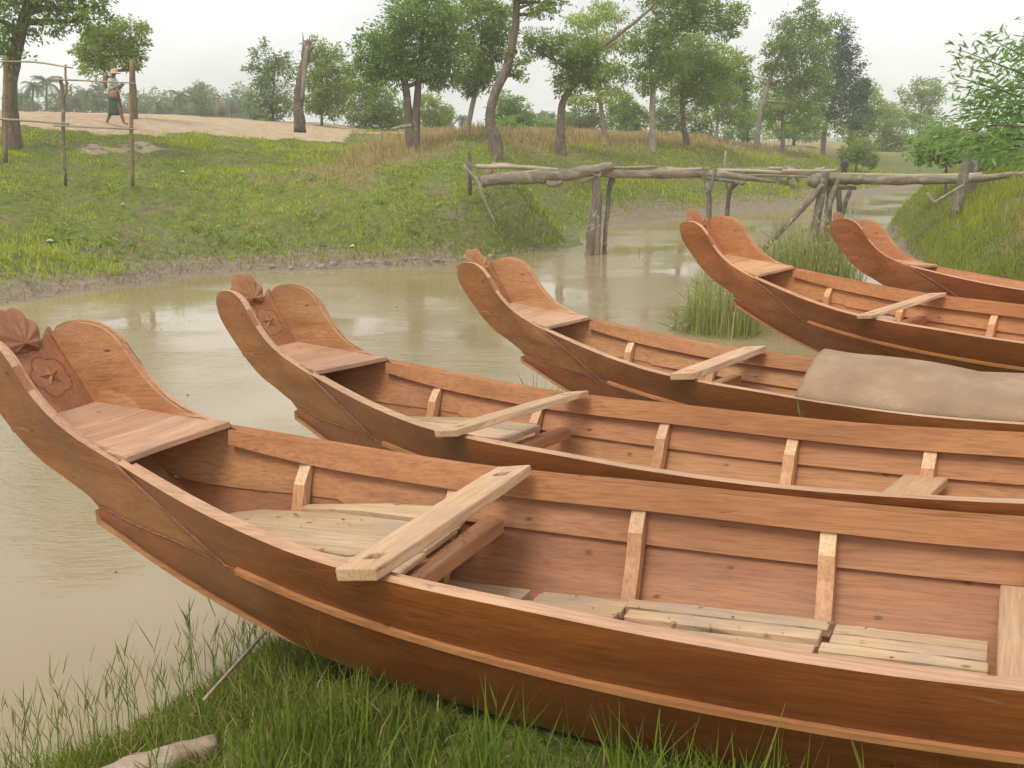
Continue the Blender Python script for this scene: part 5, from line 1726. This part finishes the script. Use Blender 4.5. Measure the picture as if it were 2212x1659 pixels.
tag(blades('hull_side_grass', q, hq, rg.uniform(.004, .008, len(q)), np.full(len(q), .55), np.clip(rg.normal(.42, .2, len(q)), 0, 1), 'grass', seed=9), 'taller dark green grass standing against the nearest hull', 'grass', kind='stuff')
# taller sedge with forked heads along the near water edge
x, y, z, dn, df = scatter(9000, -3.4, 1.6, 1.9, 5.0, rg)
k = (dn > -.16) & in_view(x, y, z, 120) & clear_of_boats(x, y, z, .06, .6, True) & (rg.random(len(x)) < np.where(dn < .45, .18, .02))
x, y, z, dn = x[k], y[k], z[k], dn[k]
nS = len(x)
H = rg.uniform(.16, .42, nS)
hd = rg.normal(0, .10, (nS, 2))
Bp, Hh, Ww, Ln = [], [], [], []
V, F, T = [], [], []
for i in range(nS):
    b = np.array([x[i], y[i], z[i] - .02]); tp = b + np.array([hd[i, 0], hd[i, 1], 1.0]) * H[i]
    tn = rg.uniform(.2, .8)
    segs = [(b, tp, .0017)]
    for q in range(rg.integers(3, 7)):
        u = rg.uniform(.35, 1.0); a = b + (tp - b) * u
        an = rg.uniform(0, 6.28)
        e = a + np.array([math.cos(an) * .38, math.sin(an) * .38, .9]) * rg.uniform(.06, .15)
        segs.append((a, e, .0017))
    for a, e, w_ in segs:
        an = rg.uniform(0, 3.14); s_ = np.array([math.cos(an), math.sin(an) * .4, 0]) * w_
        kk = len(V); V += [a - s_, a + s_, (a + e) / 2 + s_ * 1.3, (a + e) / 2 - s_ * 1.3, e]; F += [(kk, kk + 1, kk + 2), (kk, kk + 2, kk + 3), (kk + 3, kk + 2, kk + 4)]; T += [tn] * 3
tag(link('water_edge_sedge', np_mesh('sedge', np.array(V), np.array(F), {'tint': ('FACE', np.array(T))}), M['grass']), 'thin forked sedge stems along the near water edge', 'sedge', kind='stuff')
# right bank
x, y, z, dn, df = scatter(150000, 2.5, 17, 8.2, 34, rg)
k = (dn > .05) & in_view(x, y, z, 60) & clear_of_boats(x, y, z, .05, .4, True) & (rg.random(len(x)) < np.clip(16 / y, .25, 1))
x, y, z, dn = x[k], y[k], z[k], dn[k]
pt = fbm(x * 1.1, y * 1.1, 73) + .5 * fbm(x * 3.7, y * 3.7, 74)
dry = sm(x - .5 * y + 4 * fbm(x * .6, y * .6, 75), -.6, 1.6) * sm(y, 11, 17)
pick = rg.random(len(x)) < dry * .75
for msk, mt, nm, lab in ((~pick, 'grass_bank', 'right_bank_grass', 'lush grass on the right-hand bank'), (pick, 'grass_dry', 'right_bank_dry_grass', 'dry tan grass on top of the right-hand bank')):
    q = np.stack([x, y, z - .02], 1)[msk]
    Hq = rg.uniform(.07, .22, len(q)) * (1 + np.clip(pt[msk] * 1.6, -.5, .9)) * (1.0 if mt == 'grass_bank' else 1.7)
    tag(blades(nm, q, Hq, rg.uniform(.008, .016, len(q)), np.full(len(q), .9), np.clip(.55 + pt[msk] * .9 + rg.normal(0, .17, len(q)), 0, 1), mt, seed=3), lab, 'grass', kind='stuff')
# far bank turf
x, y, z, dn, df = scatter(640000, -15, 26, 14.5, 58, rg)
mu, sa, dr = masks(x, y, z, dn, df)
keep = (df > .5) & (df < 19) & (mu < .75) & (sa + .5 * fbm(x * 2, y * 2, 90) < .42) & in_view(x, y, z, 40)
keep &= rg.random(len(x)) < np.clip(22 / y, .2, 1) * (.45 + .55 * sm(fbm(x * 1.5, y * 1.5, 81) + .5, .3, .62))
x, y, z, df, dr, mu = x[keep], y[keep], z[keep], df[keep], dr[keep], mu[keep]
pt = fbm(x * .8, y * .8, 82) + .6 * fbm(x * 3, y * 3, 83)
lush = sm(-x, 6.2, 7.5) * (1 - sm(df, 1.8, 3.0))
pro = np.exp(-((x - .6) / 1.6) ** 2 - ((y - 23.8) / 2.2) ** 2)
Hq = rg.uniform(.035, .095, len(x)) * (1 + np.clip(pt * 2.6, -.6, 1.6)) * (1 + 1.6 * lush + 1.3 * pro) * np.clip(y / 22, .8, 1.5)
isdry = rg.random(len(x)) < dr * .62 + .05
tint = np.clip(.70 + pt * 1.1 + .30 * lush - .34 * pro + rg.normal(0, .17, len(x)), 0, 1)
q = np.stack([x, y, z - .02], 1)
tag(blades('far_bank_grass', q[~isdry], Hq[~isdry], rg.uniform(.014, .028, (~isdry).sum()) * np.clip(y[~isdry] / 22, .8, 1.8), np.full((~isdry).sum(), .9), tint[~isdry], 'grass_bank', seed=4), 'yellow-green turf on the slope of the far bank', 'grass', kind='stuff')
tag(blades('far_bank_dry_grass', q[isdry], Hq[isdry] * 1.2 + .26 * dr[isdry], rg.uniform(.010, .022, isdry.sum()) * np.clip(y[isdry] / 22, .8, 1.8), np.full(isdry.sum(), .6), rg.random(isdry.sum()), 'grass_dry', seed=5), 'tall dry tan grass along the top of the far bank', 'grass', kind='stuff')
# dead twigs and roots on the mud shore
x, y, z, dn, df = scatter(30000, -9, 3, 15, 25, rg)
k = (df > .15) & (df < 2.0) & (fbm(x * .7, y * .7, 91) > -.18) & (rg.random(len(x)) < np.clip(.5 + (x + 6) * .12, .06, .6))
x, y, z = x[k][:9000], y[k][:9000], z[k][:9000]
q = np.stack([x, y, z - .02], 1)
tag(blades('shore_twigs', q, rg.uniform(.05, .22, len(q)), rg.uniform(.008, .016, len(q)), rg.uniform(1.2, 3.0, len(q)), rg.random(len(q)), 'twig', seed=6), 'tangle of dead grey twigs on the muddy shore', 'twigs', kind='stuff')
# small broad-leaved weeds
x, y, z, dn, df = scatter(2600, -9, 3.5, 15.5, 29, rg)
k = (df > 1.2) & (df < 9) & in_view(x, y, z, 20) & (fbm(x * .9, y * .9, 95) > .02)
x, y, z = x[k][:240], y[k][:240], z[k][:240]
C = np.repeat(np.stack([x, y, z + .02], 1), 14, 0) + rg.normal(0, .05, (len(x) * 14, 3)) * np.array([1, 1, .8])
D = rg.normal(0, 1, C.shape) + np.array([0, 0, .7])
tag(link('bank_weeds', leaf_mesh('weeds', C, D, rg.uniform(.07, .14, len(C)), rg.uniform(.035, .06, len(C)), np.clip(rg.normal(.6, .2, len(C)), 0, 1)), M['leaf_yellow']), 'small broad-leaved weeds dotted over the far bank', 'weeds', kind='stuff')


# ------------------------------------------------------------------ reeds
def reeds(label, cx, cy, rx_, ry_, n, h0, h1, seed, z0=-.05):
    rg_ = np.random.default_rng(seed)
    root = empty('reed_clump', (cx, cy, 0), label, 'reeds', 'reed clumps at the near bank')
    inv = Matrix.Translation(-root.location)
    a, r = rg_.uniform(0, 6.28, n), np.sqrt(rg_.random(n))
    x_, y_ = cx + rx_ * r * np.cos(a), cy + ry_ * r * np.sin(a)
    zb = np.maximum(ground(x_, y_), 0) + z0
    Hr = rg_.uniform(h0, h1, n) * (1.12 - .35 * r * r)
    q = np.stack([x_, y_, zb], 1)
    for msk, nm, mt in ((rg_.random(n) < .68, 'green_blades', 'reed'), (None, 'dead_blades', 'reed_dry')):
        if msk is None: msk = ~last
        last = msk
        o = blades(nm, q[msk], Hr[msk], rg_.uniform(.009, .018, msk.sum()), rg_.uniform(.08, .40, msk.sum()), np.clip(rg_.normal(.5, .25, msk.sum()), 0, 1), mt, seed=seed)
        o.parent = root; o.matrix_parent_inverse = inv
    # arching side leaves and brown seed heads
    m = n // 2
    i = rg_.integers(0, n, m)
    C = q[i] + np.array([0, 0, 1.0]) * (Hr[i] * rg_.uniform(.45, .92, m))[:, None]
    an = rg_.uniform(0, 6.28, m)
    D = np.stack([np.cos(an), np.sin(an), rg_.uniform(-.1, 1.0, m)], 1)
    L = rg_.uniform(.12, .34, m)
    o = link('side_leaves', leaf_mesh('sl', C, D, L, np.full(m, .016), np.clip(rg_.normal(.6, .25, m), 0, 1), seed=seed), M['reed']); o.parent = root; o.matrix_parent_inverse = inv
    if n < 400: return
    m = n // 7
    i = rg_.integers(0, n, m)
    C = q[i] + np.array([0, 0, 1.0]) * (Hr[i] * .93)[:, None]
    o = link('seed_heads', leaf_mesh('sh', C, np.stack([rg_.normal(0, .25, m), rg_.normal(0, .25, m), np.ones(m)], 1), rg_.uniform(.05, .11, m), np.full(m, .024), rg_.random(m), seed=seed), M['reed_dry']); o.parent = root; o.matrix_parent_inverse = inv; o['kind'] = 'stuff'


c1 = at(1745, 560, 14.2)
reeds('tall reed clump behind the bows of the two far boats', c1[0], 14.2, .72, .9, 1100, .95, 1.50, 5)
c2 = at(1560, 660, 13.4)
reeds('lower reed clump leaning out over the water left of the tall reeds', c2[0], 13.3, .48, .7, 520, .35, .95, 6)
c3 = at(1165, 800, 7.6)
reeds('small reed tuft under the end of the mat-covered boat', c3[0] + .02, 7.6, .14, .3, 70, .45, .85, 7)
c4 = at(1500, 690, 13.2)
reeds('sparse low grass tuft at the water in front of the reeds', c4[0], 13.2, .32, .3, 130, .12, .40, 8)

# ------------------------------------------------------------------ small things
h0 = hit(255, 1722); h1 = hit(442, 1640)
mb = MB().tube(resample([h0 + np.array([-.10, -.05, .02]), h0 * .5 + h1 * .5 + np.array([0, 0, .045]), h1 + np.array([.03, .02, .03])], 14), np.interp(np.linspace(0, 1, 14), [0, .5, 1], [.042, .042, .032]), 16, .12, 9)
tag(mb.build('bleached_log', M['driftlog'], None, True), 'bleached log lying in the near grass at the bottom edge', 'log')
a0, a1 = hit(445, 1572), hit(578, 1452)
mb = MB().tube(resample([a0 + np.array([0, 0, .10]), (a0 + a1) / 2 + np.array([0, 0, .13]), a1 + np.array([0, 0, .16])], 8), np.full(8, .006), 6, .06, 2)
tag(mb.build('bent_stick', M['grass_dry'] if False else M['pole'], None, True), 'thin straw-coloured stick slanting through the near grass', 'stick')
M['white'] = plain('white plastic scrap', (.52, .52, .49), .6, .1)
M['redp'] = plain('red plastic', (.60, .10, .06), .5, .1)
rg = np.random.default_rng(8)
for x_, y_, s_, mt, lab in [(108, 526, .07, 'white', 'white litter scrap low on the far bank at left'), (396, 376, .07, 'white', 'white litter scrap high on the far bank'), (265, 446, .05, 'white', 'small white scrap below the right fence post'),
                            (762, 536, .06, 'white', 'white scrap near the mud shore'), (1476, 716, .035, 'redp', 'small red scrap floating beside the reeds'), (1452, 712, .05, 'white', 'white foam scrap floating left of the red scrap')]:
    h_ = hit(x_, y_)
    n = 8
    ang = np.linspace(0, 2 * math.pi, n, endpoint=False)
    R_ = s_ * rg.uniform(.6, 1.2, n)
    V = [(R_[i] * math.cos(ang[i]), R_[i] * math.sin(ang[i]) * .7, rg.uniform(0, s_ * .5)) for i in range(n)] + [(0, 0, s_ * .8), (0, 0, -.01)]
    F = [(i, (i + 1) % n, n) for i in range(n)] + [((i + 1) % n, i, n + 1) for i in range(n)]
    o = link('litter_scrap', pydata('scrap', V, F), M[mt]); o.location = (h_[0], h_[1], h_[2] + .02); tag(o, lab, 'litter', 'scraps of litter')
# flecks and fallen leaves drifting on the creek
x, y, z, dn, df = scatter(2200, -6, 9, 3.5, 30, rg)
k = (dn < -.25) & (df < -.25) & (fbm(x * .5, y * .5, 97) > -.02)
x, y = x[k][:320], y[k][:320]
C = np.stack([x, y, np.full(len(x), .004)], 1)
an = rg.uniform(0, 6.28, len(x))
tag(link('floating_flecks', leaf_mesh('flecks', C, np.stack([np.cos(an), np.sin(an), np.zeros(len(x))], 1), rg.uniform(.015, .06, len(x)), rg.uniform(.012, .03, len(x)), rg.random(len(x))), M['reed_dry']), 'pale flecks and leaves drifting on the creek', 'flecks', kind='stuff')
# clods on the mud shore
cl = []
for i in range(16):
    a = 560 + i * 34 + rg.uniform(-12, 12)
    h_ = hit(a, 592 - (a - 560) * .035 + rg.uniform(-22, -6))
    cl.append(h_)
mb = MB()
for i, h_ in enumerate(cl):
    r_ = rg.uniform(.03, .08)
    mb.tube([h_ + np.array([-r_, 0, 0]), h_ + np.array([-r_ * .5, 0, r_ * .2]), h_ + np.array([r_ * .4, .02, r_ * .25]), h_ + np.array([r_, 0, 0])], [r_ * .3, r_ * .8, r_ * .75, r_ * .2], 7, .18, i)
tag(mb.build('mud_clods', plain('pale mud', (.30, .25, .19), .9, .25), None, True), 'pale mud clods along the muddy shore', 'mud', kind='stuff')

# ------------------------------------------------------------------ haze veil
hz = link('haze', pydata('haze', *box_vf(-300, 300, -30, 420, -2.5, 22.0)))  # added thin haze box, standing in for lens veil and fading far things
hm = bpy.data.materials.new('haze veil')
hm.use_nodes = True
hm.node_tree.nodes.clear()
ho = hm.node_tree.nodes.new('ShaderNodeOutputMaterial')
hv_ = hm.node_tree.nodes.new('ShaderNodeVolumePrincipled')
hv_.inputs['Color'].default_value = (.97, .97, .94, 1)
hv_.inputs['Density'].default_value = .002
hv_.inputs['Anisotropy'].default_value = .2
hm.node_tree.links.new(hv_.outputs[0], ho.inputs['Volume'])
hz.data.materials.append(hm)
tag(hz, kind='stuff')
